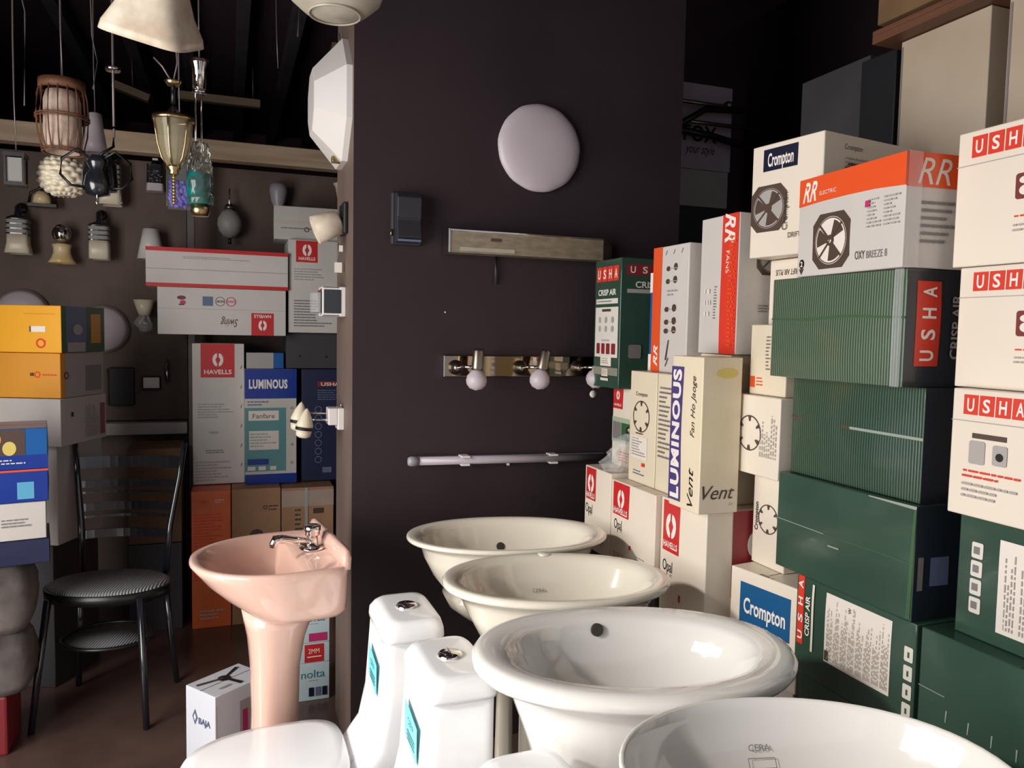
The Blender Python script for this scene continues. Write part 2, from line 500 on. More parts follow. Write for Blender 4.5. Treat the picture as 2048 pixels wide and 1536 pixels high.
slab('floor', -1.65, -1.6, -0.05, 3.0, 8.2, 0.0, 'floor_tile')
slab('ceiling', -1.65, -1.6, 3.3, 3.0, 8.2, 3.35, 'ceiling_dark')
_w = MB().box(0.3612, 2.4, 0, 1.51, 2.765, 3.3, 'wall_dark'); _w.mats.append('pillar_edge'); _w.m[4] = 1
struct(_w.build('wall_back'))
slab('wall_right', 3.0, -1.6, 0, 3.05, 8.2, 3.3, 'wall_dark')
slab('wall_far', -1.65, 8.2, 0, 3.0, 8.25, 3.3, 'wall_far_plum')
_w = MB()
_w.box(-1.7, 2.1, 0, -1.65, 8.2, 3.3, 'wall_brown'); _w.box(-1.7, -1.6, 2.35, -1.65, 2.1, 3.3, 'wall_brown')
_w.box(-1.7, -1.6, 0, -1.65, -.2, 2.35, 'wall_brown')
struct(_w.build('wall_left'))
slab('wall_front', -1.65, -1.65, 2.6, 3.0, -1.6, 3.3, 'wall_brown')
slab('wall_rear', -1.65, 4.3, 0, 3.0, 4.35, 2.18, 'wall_brown')
slab('trim_1', -1.6, 4.2, 0.914, -0.19, 4.3, 2.18, 'wall_brown')          # dark display panel behind the wall lamps
slab('trim_2', -0.18, 4.2, 0.0, 0.75, 4.3, 2.18, 'wall_brown')
slab('trim_3', -1.2, 4.13, 0.848, -0.19, 4.3, 0.906, 'white_ledge', 0.004)
slab('trim_4', -1.64, 3.96, 2.172, 0.56, 4.04, 2.262, 'beam_wood', 0.004)
slab('trim_5', -0.178, 4.0, 0.0, -0.146, 4.04, 2.17, 'post_grey', 0.002)
for i, x in enumerate((-0.98, -0.62, -0.28, 0.06, 0.37, 0.70)):
    slab('trim_%d' % (6 + i), x, 2.95, 3.2, x + 0.075, 8.15, 3.3, 'rafter', 0.004)

# ================================================================== CARTONS ALONG THE RIGHT WALL
G_R = 'fan cartons stacked along the right wall'
ZS = [0, .2157, .4314, .647, .8628, 1.0785, 1.2942, 1.51]

# --- far stack beside the dark wall
b = Carton('tall dark green fan carton standing at the top beside the mirror light strip', (1.13, 2.11), .40, .176, 1.212, .405, 'c_green', group=G_R)
b.each('letter_tile', 'L', usha(.07, .83, .93, .945, .028, .183), 2)
b.prt('product_title', 'L', [('t', 'CRISP AIR', .5, .745, .018, 'i_white', 0, .12, 'b'), ('r', .08, .655, .92, .695, 'i_offwhite'), ('l', .12, .665, .88, .685, 1, 'i_grey')])
b.prt('picture_sticker', 'L', [('rr', .5, .50, .155, .105, 'i_offwhite'), ('r', .33, .595, .67, .615, 'i_brown')] + [('e', .25 + .25 * i, .46 + .07 * j, .008, .010, 'i_ltgrey') for i in range(3) for j in range(2)])
b.prt('feature_sticker', 'L', [('rr', .5, .315, .155, .062, 'i_offwhite')] + [('rr', .2 + .2 * i, .305, .024, .034, 'i_maroon') for i in range(4)] + [('r', .35, .365, .65, .375, 'i_ltgrey')])
b.prt('price_sticker', 'L', [('r', .3, .17, .72, .245, 'i_paper'), ('l', .36, .185, .66, .235, 3, 'i_ltgrey'), ('r', .38, .09, .62, .15, 'i_paper'), ('l', .40, .1, .6, .14, 4, 'i_grey'), ('r', .34, .055, .64, .075, 'i_offwhite')])
b.prt('front_print', 'F', [('r', .045, .87, .48, .955, 'i_maroon')] + [('t', c, .10 + .105 * i, .912, .020, 'i_offwhite', 0, .018, 'b') for i, c in enumerate('USHA')] +
      [('t', 'CRISP AIR', .29, .80, .019, 'i_offwhite', 0, .135, 'b'), ('r', .05, .735, .48, .765, 'i_ltgrey'), ('rr', .13, .29, .045, .042, 'i_grey')])
b.tape('L', .10, .16)

b = Carton('white carton with red corner and green fan picture below the tall green carton', (1.175, 2.045), .30, .18, .962, .25, 'c_white', group=G_R)
b.prt('logo_panel', 'L', [('r', .02, .73, .38, 1.0, 'i_hred'), ('wing', .2, .9, .016, 'i_white'), ('t', 'HAVELLS', .2, .78, .007, 'i_white', 0, .05, 'b')])
b.prt('fan_picture', 'L', [('r', .0, .30, 1, .62, 'i_sage'), ('r', .03, .34, .34, .56, 'i_grey'), ('r', .36, .34, .97, .56, 'i_green'), ('fan', .66, .44, .022, 'i_black', 'i_sage')])
b.prt('fine_print', 'L', [('l', .3, .06, .95, .2, 4, 'i_orange')])


def opal(label, near, w, d, z0, h):
    b = Carton(label, near, w, d, z0, h, 'c_white', group='white and red lamp cartons in the lower row')
    b.prt('logo_panel', 'L', [('r', .06, .60, .44, .985, 'i_hred'), ('wing', .25, .80, .036 * min(1, h / .3), 'i_white'), ('t', 'HAVELLS', .25, .655, .016, 'i_white', 0, d * .33, 'b')])
    b.prt('product_name', 'L', [('t', 'Opal', .19, .49, .030, 'i_black', 0, .048), ('t', 'EC', .28, .425, .008, 'i_grey')])
    b.prt('fine_print', 'L', [('r', .46, .26, .50, .31, 'i_hred'), ('l', .60, .10, .92, .24, 4, 'i_ltgrey'), ('l', .1, .08, .4, .16, 3, 'i_ltgrey')])
    return b


b = opal('white and red carton farthest back, beside the end of the tube light', (1.08, 2.045), .32, .175, .70, .262)
b.prt('top_stripe', 'T', [('r', .5, .0, 1, .5, 'i_maroon')])
b = opal('white and red carton right of the farthest washbasin, middle of the lower row', (1.08, 1.785), .30, .255, .70, .25)
b = opal('white and red carton nearest in the lower row, under the carton lettered Vent', (1.095, 1.57), .30, .209, .60, .35)
b.prt('front_print', 'F', [('r', .25, .38, .72, 1.0, 'i_maroon'), ('wing', .48, .75, .035, 'i_offwhite'), ('t', 'HAVELLS', .48, .44, .018, 'i_offwhite', 0, .12, 'b')])
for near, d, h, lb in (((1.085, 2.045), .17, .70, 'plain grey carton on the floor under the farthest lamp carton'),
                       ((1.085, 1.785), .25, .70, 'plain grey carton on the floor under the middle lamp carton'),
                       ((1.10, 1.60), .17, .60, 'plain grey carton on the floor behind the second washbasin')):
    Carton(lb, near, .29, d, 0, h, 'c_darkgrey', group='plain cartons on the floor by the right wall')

# --- slim cartons standing on the lower row
b = Carton('slim cream carton with round fan drawing, standing on the middle lamp carton', (1.12, 1.865), .26, .148, .951, .325, 'c_cream')
b.prt('fan_drawing', 'L', [('t', 'Crompton', .46, .80, .012, 'i_brown', 0, .065), ('wheel', .47, .60, .046, 'i_brown'), ('l', .3, .435, .75, .46, 1, 'i_brown')])
b.prt('shipping_label', 'L', [('r', .10, .22, .72, .42, 'i_paper'), ('l', .14, .24, .68, .41, 7, 'i_ltgrey')])
b.prt('fine_print', 'L', [('l', .2, .07, .8, .12, 2, 'i_bluegrey'), ('r', .55, .16, .66, .19, 'i_red')])
b = Carton('slim cream carton covered in lines of print, beside the fan drawing carton', (1.12, 1.764), .26, .096, .951, .325, 'c_cream')
b.prt('printed_text', 'L', [('l', .15, .28, .9, .9, 16, 'i_grey')])
b = Carton('tall white carton with purple sideways lettering and yellow stains', (1.06, 1.557), .112, .133, .951, .380, 'c_stained', bulge=.003)
b.prt('logo_panel', 'L', [('r', -.02, .04, .40, .93, 'i_purple'), ('t', 'LUMINOUS', .19, .485, .036, 'i_white', 90, .325, 'B')])
b.prt('side_lettering', 'L', [('t', 'Vent', .72, .16, .024, 'i_black', 90, .095, 'i'), ('t', 'Fan Ho Jaoge', .74, .68, .016, 'i_brown', 90, .15, 'i')])
b.prt('front_lettering', 'F', [('t', 'Vent', .48, .14, .034, 'i_brown', 0, .092, 'i'), ('t', 'LD', .80, .06, .007, 'i_ltgrey')])
b.prt('yellow_stain', 'F', [('e', .60, .90, .030, .012, 'i_yellow')])
# --- top of the far stacks
Carton('thin blue and white carton squeezed behind the orange striped carton', (1.165, 1.958), .22, .035, 1.277, .285, 'c_blue').prt('white_end', 'L', [('r', 0, .8, 1, 1, 'i_white'), ('r', 0, 0, 1, .17, 'i_white')])
b = Carton('white carton with orange stripe and small fan pictures, left of the red striped carton', (1.15, 1.772), .24, .181, 1.277, .352, 'c_greywhite')
b.prt('orange_stripe', 'L', [('r', 0, 0, .26, 1, 'i_orange'), ('t', 'RR', .14, .13, .022, 'i_white', 90, .06, 'bi')])
b.prt('fan_pictures', 'L', sum([[('e', .45, y, .010, .007, 'i_brown'), ('e', .66, y + .01, .009, .010, 'i_brown'), ('r', .5, y - .003, .72, y + .003, 'i_ltgrey')] for y in (.82, .72, .50, .40, .33)], []) +
      [('q', [(.44, .10), (.47, .10), (.54, .26), (.52, .26)], 'i_brown'), ('q', [(.52, .12), (.54, .12), (.46, .05), (.44, .05)], 'i_brown'), ('l', .45, .60, .8, .66, 2, 'i_ltgrey')])
b.each('staple', 'L', [('q', [(.35 + .22 * i, .93), (.37 + .22 * i, .93), (.41 + .22 * i, .965), (.39 + .22 * i, .965)], 'i_grey') for i in range(3)])
Carton('plain cream carton hidden behind the one with purple sideways lettering', (1.185, 1.625), .24, .13, .951, .384, 'c_cream')
b = Carton('tall white carton with wide red stripe and faint vertical lines', (1.172, 1.590), .15, .160, 1.337, .348, 'c_greywhite')
b.prt('red_stripe', 'L', [('r', .58, 0, .99, 1, 'i_red'), ('t', 'RR', .78, .90, .040, 'i_white', -90, .075, 'bi'), ('t', 'FANS', .75, .66, .014, 'i_white', -90, .055), ('l', .78, .05, .97, .85, 26, 'i_orange')])
b.prt('fine_print', 'L', [('l', .42, .25, .5, .5, 12, 'i_grey'), ('l', .16, .25, .36, .50, 3, 'i_offwhite')])
b.prt('fan_picture', 'F', [('fan', .66, .70, .046, 'i_brown', 'i_ltgrey'), ('l', .4, .3, .8, .36, 3, 'i_grey')])

# --- middle stack
b = Carton('small cream carton with orange square and blurred print, behind the ribbed green carton', (1.2, 1.436), .30, .13, 1.243, .168, 'c_cream', bulge=.004)
b.prt('fine_print', 'L', [('r', .03, .10, .17, .26, 'i_orange'), ('l', .22, .12, .42, .26, 3, 'i_orange'), ('l', .5, .35, .62, .85, 10, 'i_grey'), ('l', .72, .3, .86, .8, 14, 'i_ltgrey')])
b = Carton('white carton with upside-down print under the highest white fan carton', (1.25, 1.45), .28, .118, 1.412, .156, 'c_white')
b.prt('upside_down_print', 'L', [('t', 'DRIFT AIR PLUS', .55, .80, .014, 'i_brown', 180, .085), ('l', .2, .2, .8, .62, 6, 'i_ltgrey'), ('r', .25, .06, .36, .2, 'i_grey')])
b = Carton('white fan carton topmost of the middle stack, with dark name plate', (1.218, 1.366), .34, .204, 1.5705, .262, 'c_white', yaw=9)
b.prt('name_plate', 'L', [('r', .17, .76, .66, .955, 'i_navy'), ('t', 'Crompton', .42, .857, .030, 'i_white', 0, .075, 'b')])
b.prt('fan_picture', 'L', [('fan', .27, .43, .054, 'i_brown', 'i_ltgrey'), ('t', 'Crompton', .52, .38, .015, 'i_brown', 90, .085), ('t', 'DRIFT AIR', .72, .17, .012, 'i_brown', 0, .06)])
b.prt('front_print', 'F', [('t', 'Crompton', .28, .90, .012, 'i_brown', 0, .06), ('fan', .34, .56, .055, 'i_brown', 'i_ltgrey'), ('l', .2, .72, .45, .82, 3, 'i_ltgrey')])
b = Carton('white carton with ring of six spokes, upper of the two beside the green cartons', (1.18, 1.425), .26, .182, 1.052, .190, 'c_white')
b.prt('fan_drawing', 'L', [('t', 'Crompton', .17, .52, .014, 'i_black', 90, .07, 'b'), ('wheel', .42, .52, .043, 'i_brown'), ('l', .63, .25, .97, .82, 8, 'i_ltgrey', 1)])
b = Carton('white carton with ring of six spokes, lower of the two beside the green cartons', (1.22, 1.44), .24, .118, .8265, .2245, 'c_white')
b.prt('fan_drawing', 'L', [('t', 'Crompton', .13, .52, .012, 'i_black', 90, .07, 'b'), ('wheel', .50, .52, .036, 'i_brown')])
b = Carton('low white carton with large blue name label, behind the right end of the third washbasin', (1.183, 1.342), .12, .203, .585, .240, 'c_white', yaw=9, bulge=.002)
b.prt('blue_label', 'L', [('r', .16, .46, .90, .88, 'i_blue'), ('t', 'Crompton', .53, .66, .036, 'i_white', 0, .125, 'b')])
b.prt('carry_slot', 'T', [('r', .0, .40, .12, .62, 'i_offwhite'), ('r', .02, .44, .08, .58, 'i_brown')])
b = Carton('white carton on the floor under the blue label carton', (1.185, 1.35), .12, .195, 0, .584, 'c_greywhite', yaw=9)

# --- column of green cartons
GG = 'green fan cartons piled in the near columns'
b = Carton('white carton with orange band and black fan picture on the green column', (1.135, 1.065), .38, .298, 1.5115, .205, 'c_greywhite', yaw=-4, bulge=.0025)
b.prt('orange_band', 'L', [('q', [(0, .72), (.25, .735), (.5, .74), (.75, .735), (1, .71), (1, 1.0), (.5, 1.0), (0, 1.0)], 'i_orange'), ('t', 'RR', .12, .86, .040, 'i_white', 0, .045, 'bi'), ('t', 'ELECTRIC', .31, .82, .008, 'i_white', 0, .05)])
b.prt('fan_picture', 'L', [('fan', .36, .33, .056, 'i_brown', 'i_paper')])
b.prt('product_text', 'L', [('t', 'OXY', .645, .15, .016, 'i_brown', 0, .026), ('t', 'BREEZE 8', .79, .145, .014, 'i_grey', 0, .052), ('l', .70, .38, .82, .66, 8, 'i_ltgrey'), ('l', .84, .38, .97, .66, 8, 'i_ltgrey'), ('r', .68, .58, .72, .64, 'i_pink')])
b.prt('warranty_badge', 'L', [('e', .055, .13, .008, .010, 'i_black'), ('t', '2', .055, .13, .011, 'i_white', 0, None, 'b'), ('q', [(.03, .08), (.08, .08), (.055, .02)], 'i_brown')])
b.prt('front_print', 'F', [('r', 0, .70, 1, 1, 'i_orange'), ('t', 'RR', .16, .845, .048, 'i_offwhite', 0, .075, 'i'), ('l', .09, .2, .35, .6, 6, 'i_grey')])
b.tape('F', .0, .08, vertical=True, m='clear_film')


def green(label, near, z0, h, m, d=.365, w=.37, **k):
    return Carton(label, near, w, d, z0, h, m, group=GG, bulge=k.pop('bulge', .0035), **k)


b = green('ribbed green carton wrapped in shiny film, topmost green one, under the orange carton', (1.15, 1.064), 1.2945, .2155, 'c_green_ribbed', d=.366)
b.prt('painted_shade', 'F', [('r', 0, 0, 1, 1, 'i_night')], base=.0004)  # shade on the near side, painted over the green
b.prt('front_print', 'F', usha_vert(.06, .18, .215, .90, .2155, .37) + [('t', 'CRISP AIR', .315, .52, .022, 'i_ltgrey', 90, .12, 'b'), ('r', .38, .1, .44, .8, 'i_bluegrey')])
b.prt('flap_crease', 'L', [('q', [(0, .585), (.3, .57), (.3, .59), (0, .60)], 'i_green'), ('q', [(.3, .57), (.62, .60), (.62, .62), (.3, .59)], 'i_green'), ('q', [(.62, .60), (1, .58), (1, .60), (.62, .62)], 'i_green')])
b.tape('L', .93, .985, vertical=True, m='clear_film')
b = green('ribbed dark green carton second from the top, film torn along its middle', (1.195, 1.052), 1.0788, .2150, 'c_green_ribbed_dark', d=.352)
b.prt('painted_shade', 'F', [('r', 0, 0, 1, 1, 'i_night')], base=.0004)  # near side darkened by colour, as if turned from the light
b.prt('flap_crease', 'L', [('q', [(0, .575), (.5, .55), (.5, .575), (0, .60)], 'i_brown'), ('q', [(.5, .55), (1, .545), (1, .57), (.5, .575)], 'i_scuff')])
b = green('plain dark green carton with pale crease across its side, third from the top', (1.175, 1.040), .8632, .2150, 'c_green', d=.375)
b.prt('painted_shade', 'F', [('r', 0, 0, 1, 1, 'i_night')], base=.0004)  # painted shade covering the whole near side
b.prt('flap_crease', 'L', [('q', [(0, .505), (.4, .50), (.4, .507), (0, .512)], 'i_scuff'), ('q', [(.4, .50), (1, .50), (1, .507), (.4, .507)], 'i_green'), ('r', .44, .40, .52, .415, 'i_scuff')])
b.each('worn_edge', 'L', [('q', [(.965, .02), (.99, .02), (1, .98), (.985, .96), (.975, .5)], 'i_green'), ('q', [(.7, .985), (1, .97), (1, 1.0), (.7, .995)], 'i_scuff')])
b.prt('front_print', 'F', [('r', .10, .30, .22, .55, 'i_bluegrey'), ('r', .02, .27, .055, .56, 'i_grey')])
b = green('green carton with large white data label, behind the nearest washbasins', (1.178, 1.029), .6472, .2155, 'c_green', d=.315)
b.prt('side_logo', 'L', [('r', .135, .20, .195, .96, 'i_red')] + [('t', c, .165, .30 + .19 * i, .014, 'i_white', 90, .017, 'b') for i, c in enumerate('USHA')] +
      [('t', 'CRISP AIR', .235, .58, .013, 'i_white', 90, .085, 'b'), ('r', .272, .22, .292, .96, 'i_skyblue')] if False else
      [('r', .02, .30, .08, 1.0, 'i_red')] + [('t', c, .05, .39 + .175 * i, .014, 'i_white', 90, .018, 'b') for i, c in enumerate('USHA')] +
      [('t', 'CRISP AIR', .125, .62, .013, 'i_white', 90, .088, 'b'), ('r', .165, .28, .185, .96, 'i_offwhite')])
b.prt('data_label', 'L', [('r', .29, .26, .83, .94, 'i_paper')] + [('l', .31 + .065 * i, .30, .365 + .065 * i, .90, 5, 'i_ltgrey', 1) for i in range(8)] + [('r', .30, .28, .335, .38, 'i_brown'), ('t', 'W', .50, .86, .008, 'i_black', 90)])
b.each('handling_icon', 'L', sum([[('rr', .955, .22 + .165 * i, .019, .028, 'i_offwhite'), ('r', .948, .19 + .165 * i, .962, .24 + .165 * i, 'i_green')] for i in range(4)], []), 2)
for k in (2, 1, 0):
    green('dark green carton below the large white data label, ' + ('just under it', 'second under it', 'on the floor')[2 - k], (1.18, 1.03), ZS[k] + .0004 * 1, .2150, 'c_green', d=.30)

# --- nearest column at the right edge
G_W = 'white cartons with red letter tiles'


def whitebox(label, near, z0, h, d):
    b = Carton(label, near, .36, d, z0, h, 'c_white', group=G_W, bulge=.002)
    return b


for lb, near, z0, h, pic in (('white carton with red letter tiles, topmost of the three at the right edge', (1.222, .66), 1.5115, .235, 0),
                             ('white carton with red letter tiles, middle of the three at the right edge', (1.224, .65), 1.300, .210, 1),
                             ('white carton with red letter tiles, lowest of the three at the right edge', (1.20, .65), 1.0788, .220, 2)):
    d = (1.036, 1.02, 1.0)[pic] - near[1]
    b = whitebox(lb, near, z0, h, d)
    b.each('letter_tile', 'L', usha(.07 if pic < 2 else .06, .80, .40, .955, .022, d), 2)
    b.prt('lid_line', 'L', [('r', 0, .745, 1, .752, 'i_ltgrey')])
    if pic < 2:
        b.prt('feature_pictures', 'L', [('rr', .345, .53, .034, .042, 'i_darkred'), ('rr', .47, .53, .036, .048, 'i_darkred'), ('e', .345, .50, .010, .008, 'i_paper'), ('e', .345, .57, .010, .006, 'i_paper'), ('r', .42, .66, .52, .68, 'i_brown')])
        b.prt('fine_print', 'L', [('l', .30, .31, .50, .34, 1, 'i_red'), ('l', .30, .21, .46, .28, 2, 'i_ltgrey')])
    else:
        b.prt('feature_pictures', 'L', [('r', .12, .62, .30, .66, 'i_brown'), ('rr', .15, .51, .030, .040, 'i_ltgrey'), ('rr', .27, .51, .026, .034, 'i_ltgrey'), ('e', .27, .50, .007, .007, 'i_black')])
        b.prt('fine_print', 'L', [('l', .08, .30, .42, .38, 2, 'i_red'), ('l', .08, .14, .42, .28, 3, 'i_ltgrey')])
b = green('green carton with white label and handling symbols, under the white cartons at the right edge', (1.222, .63), .8632, .2150, 'c_green', d=.36)
b.prt('data_label', 'L', [('r', .22, .12, .78, .86, 'i_paper')] + [('l', .25 + .08 * i, .16, .31 + .08 * i, .8, 4, 'i_ltgrey', 1) for i in range(6)])
b.each('handling_icon', 'L', sum([[('rr', .105, .27 + .15 * i, .022, .028, 'i_offwhite'), ('r', .085, .24 + .15 * i, .118, .30 + .15 * i, 'i_grey')] for i in range(4)], []), 2)
b = green('dark green carton with scuffed crease at the bottom right, nearest to the last washbasin', (1.18, .655), .6472, .2155, 'c_green', d=.366)
b.prt('flap_crease', 'L', [('q', [(0, .50), (1, .49), (1, .497), (0, .507)], 'i_scuff')])
b.each('scuff', 'L', [('q', [(.16 + .12 * i, .30), (.165 + .12 * i, .30), (.17 + .12 * i, .40), (.162 + .12 * i, .40)], 'i_scuff') for i in range(5)])
for k in (2, 1, 0):
    green('dark green carton under the scuffed one at the right edge, ' + ('just under it', 'second under it', 'on the floor')[2 - k], (1.18, .655), ZS[k] + .0004, .2150, 'c_green', d=.362)

# --- pale tall cartons and shelf behind, upper right
for lb, near, d, w in (('tall pale cream carton standing high behind the stacks, left of the narrow dark gap', (1.6, 1.293), .245, .35),
                       ('tall pale cream carton standing high behind the stacks, at the right edge of the picture', (1.6, .95), .30, .35)):
    b = Carton(lb, near, w, d, 1.20, .93, 'c_panel', group='tall pale cartons behind the stacks')
    b.prt('folded_edge', 'L', [('r', .012, 0, .03, .985, 'i_grey')])
    b = Carton('cream carton on the floor carrying the tall pale carton ' + ('left of the gap' if near[1] > 1.2 else 'at the right edge'), near, w, d, 0, 1.198, 'c_panel')
o = MB().box(1.55, .9, 2.132, 2.0, 1.585, 2.152, 'wood_red').box(1.55, .9, 2.152, 1.565, 1.585, 2.165, 'wood_red').build('shelf_plank', bevel=.002)
tag(o, 'reddish wooden plank lying across the tall pale cartons under a brown carton', 'shelf')
b = Carton('brown corrugated carton on the wooden plank at the top right', (1.535, 1.0), .42, .555, 2.167, .32, 'c_brown_dark')
b.prt('faded_print', 'L', [('t', 'ES', .18, .28, .03, 'c_brown', 0), ('l', .3, .1, .6, .3, 3, 'c_brown')])
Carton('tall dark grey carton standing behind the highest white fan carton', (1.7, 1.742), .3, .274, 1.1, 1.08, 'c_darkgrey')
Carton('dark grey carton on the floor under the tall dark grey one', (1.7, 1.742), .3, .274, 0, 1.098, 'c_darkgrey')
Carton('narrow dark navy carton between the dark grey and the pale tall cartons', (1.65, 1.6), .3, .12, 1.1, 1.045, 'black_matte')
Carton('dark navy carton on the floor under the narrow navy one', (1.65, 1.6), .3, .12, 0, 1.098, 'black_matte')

# --- dim store behind the dark wall, seen through the gap on its right
b = Carton('large mauve-grey carton lettered with your style, in the dim gap right of the dark wall', (2.0, 3.3), .36, .3, 2.2, .41, 'c_mauve')
b.prt('lettering', 'F', [('t', 'FOX', .50, .42, .075, 'i_black', 0, .19, 'b'), ('t', 'your style', .50, .24, .045, 'i_black', 0, .17, 'i')])
Carton('grey carton directly under the mauve one in the dim gap', (2.0, 3.3), .35, .3, 2.02, .178, 'c_grey')
Carton('dark brown carton third down in the dim gap', (2.0, 3.3), .34, .3, 1.80, .218, 'c_darkgrey')
Carton('dark grey carton lowest in the dim gap behind the wall', (2.0, 3.3), .34, .3, 0.9, .898, 'c_darkgrey')
Carton('dark grey carton on the floor in the dim gap', (2.0, 3.3), .34, .3, 0, .898, 'c_darkgrey')
t = thing('metal_rack', 'thin dark metal rack with top rails in the dim gap right of the wall', 'rack', (1.86, 2.86, 0))
for x in (.02, .62):
    for y in (.36,):
        MB().tube([(x, y, 0), (x, y, 2.53)], .012, 'black_iron').build('post', t)
for z in (2.49, 2.40):
    MB().tube([(.02, .36, z), (.62, .36, z)], .010, 'steel').build('rail', t)
MB().tube([(.02, .36, 2.30), (.28, .34, 2.46), (.62, .36, 2.49)], .016, 'black_iron').build('brace', t)
MB().tube([(.02, .36, 2.36), (.30, .34, 2.34), (.62, .36, 2.30)], .018, 'black_iron').build('brace', t)
MB().lathe([(.0, -.02), (.022, -.015), (.024, .01), (.0, .02)], 'steel', 14, c=(.42, .36, 2.50)).build('knob', t)

# crumpled clear plastic on the farthest lamp carton
mb = MB(); rd = random.Random(4)
rings = []
for i in range(7):
    z = .11 * i / 6; r = (.035, .045, .034, .040, .026, .030, .008)[i]
    rings.append([(r * (1 + rd.uniform(-.35, .35)) * cos(2 * pi * k / 14) + .008 * i, r * (1 + rd.uniform(-.35, .35)) * sin(2 * pi * k / 14), z) for k in range(14)])
mb.loft(rings, 'clear_film', smooth=False)
tag(mb.build('plastic_bag', loc=(1.108, 2.09, .966)), 'crumpled clear plastic bag on the farthest lamp carton', 'bag')


# ================================================================== CARTONS IN THE LEFT ROOM
G_L = 'fan cartons stacked in the rear left room'
b = Carton('long flat white carton with red edges, topmost of the rear left stack', (-.335, 3.74), .60, .30, 1.556, .172, 'c_greywhite', group=G_L)
b.each('red_edge', 'F', [('r', 0, .90, 1, 1, 'i_hred'), ('r', 0, 0, 1, .09, 'i_hred')])
b.prt('fine_print', 'F', [('l', .25, .72, .8, .80, 2, 'i_ltgrey'), ('r', .0, .44, 1, .455, 'i_ltgrey')])
b = Carton('flat white carton with upside-down red logo, second in the rear left stack', (-.29, 3.74), .545, .30, 1.345, .2095, 'c_greywhite', group=G_L)
b.prt('logo_panel', 'F', [('r', .72, 0, .90, .49, 'i_hred'), ('wing', .81, .22, .026, 'i_white', -1), ('t', 'HAVELLS', .81, .42, .014, 'i_white', 180, .075, 'b')])
b.prt('product_name', 'F', [('t', 'Swing', .545, .26, .036, 'i_brown', 180, .075, 'i')])
b.prt('approval_marks', 'F', [('r', .34, .62, .42, .82, 'i_bluegrey'), ('ring', .475, .72, .018, .021, 'i_grey'), ('ring', .56, .72, .018, .021, 'i_pink'), ('t', 'GOLD', .56, .72, .010, 'i_hred', 180), ('t', 'NOR', .475, .72, .010, 'i_black', 180)])
b.prt('small_picture', 'F', [('e', .18, .78, .018, .009, 'i_darkred'), ('e', .19, .68, .012, .010, 'i_pink'), ('r', .16, .62, .2, .65, 'i_brown')])
b.prt('fold_line', 'F', [('r', 0, .545, 1, .553, 'i_ltgrey')])
b = Carton('white carton with red logo and grey print, right of the two long flat cartons', (.268, 3.76), .24, .28, 1.362, .434, 'c_greywhite', group=G_L)
b.prt('logo_panel', 'F', [('r', .14, .76, .55, .99, 'i_hred'), ('wing', .35, .89, .030, 'i_white'), ('t', 'HAVELLS', .35, .80, .014, 'i_white', 0, .075, 'b')])
b.prt('fine_print', 'F', [('l', .1, .56, .9, .70, 5, 'i_ltgrey'), ('l', .1, .06, .9, .36, 10, 'i_grey')])
b = Carton('beige worn carton tied with tape, highest one beside the pillar lamps', (.205, 3.80), .33, .24, 1.798, .155, 'c_grey', yaw=-3)
b.tape('F', .45, .56)
b.prt('faint_mark', 'F', [('ring', .45, .32, .008, .012, 'i_brown'), ('l', .1, .3, .8, .38, 1, 'i_grey')])
b = Carton('black carton with two holes between the stacked fan cartons and the navy one', (.262, 3.82), .25, .24, 1.190, .171, 'c_darkgrey')
b.each('punched_hole', 'F', [('e', .25, .35, .006, .006, 'i_black'), ('e', .75, .33, .006, .006, 'i_black')])
b = Carton('tall white carton with red logo panel standing left in the rear stack', (-.155, 3.86), .228, .24, .640, .664, 'c_greywhite', group=G_L)
b.prt('logo_panel', 'F', [('r', .16, .76, .81, .998, 'i_hred'), ('wing', .49, .885, .034, 'i_white'), ('t', 'HAVELLS', .49, .80, .020, 'i_white', 0, .12, 'b')])
b.prt('fine_print', 'F', [('l', .1, .47, .8, .58, 6, 'i_ltgrey'), ('l', .25, .22, .8, .25, 2, 'i_grey'), ('l', .05, .02, .75, .17, 7, 'i_ltgrey'), ('e', .4, .37, .022, .006, 'i_ltgrey')])
b.each('staple', 'F', [('q', [(.92, .12 + .14 * i), (.94, .12 + .14 * i), (.96, .145 + .14 * i), (.94, .145 + .14 * i)], 'i_grey') for i in range(6)])
b = Carton('blue and teal carton with bold white lettering in the rear stack', (.074, 3.82), .236, .25, .638, .548, 'c_greywhite', group=G_L)
b.prt('blue_panel', 'F', [('r', 0, .745, 1, 1, 'i_royal'), ('t', 'LUMINOUS', .45, .872, .040, 'i_white', 0, .175, 'B')])
b.prt('blue_foot', 'F', [('r', 0, 0, 1, .085, 'i_royal')])
b.prt('teal_panel', 'F', [('r', 0, .11, .79, .665, 'i_teal'), ('r', .07, .555, .65, .64, 'i_paper'), ('t', 'Fanfare', .36, .595, .022, 'i_brown', 0, .10), ('r', .08, .30, .65, .465, 'i_offwhite'), ('l', .1, .32, .62, .45, 5, 'i_ltgrey'), ('r', .05, .17, .45, .22, 'i_royal'), ('r', .05, .12, .2, .155, 'i_offwhite'), ('r', .26, .12, .4, .155, 'i_offwhite'), ('r', .48, .12, .6, .155, 'i_offwhite')])
b.prt('fine_print', 'F', [('l', .05, .68, .6, .73, 2, 'i_bluegrey')] + [('e', .9, .18 + .16 * i, .007, .007, 'i_ltgrey') for i in range(4)])
b = Carton('dark navy carton with faint red tiles standing half behind the pillar', (.335, 3.84), .22, .24, .638, .548, 'c_navy', group=G_L)
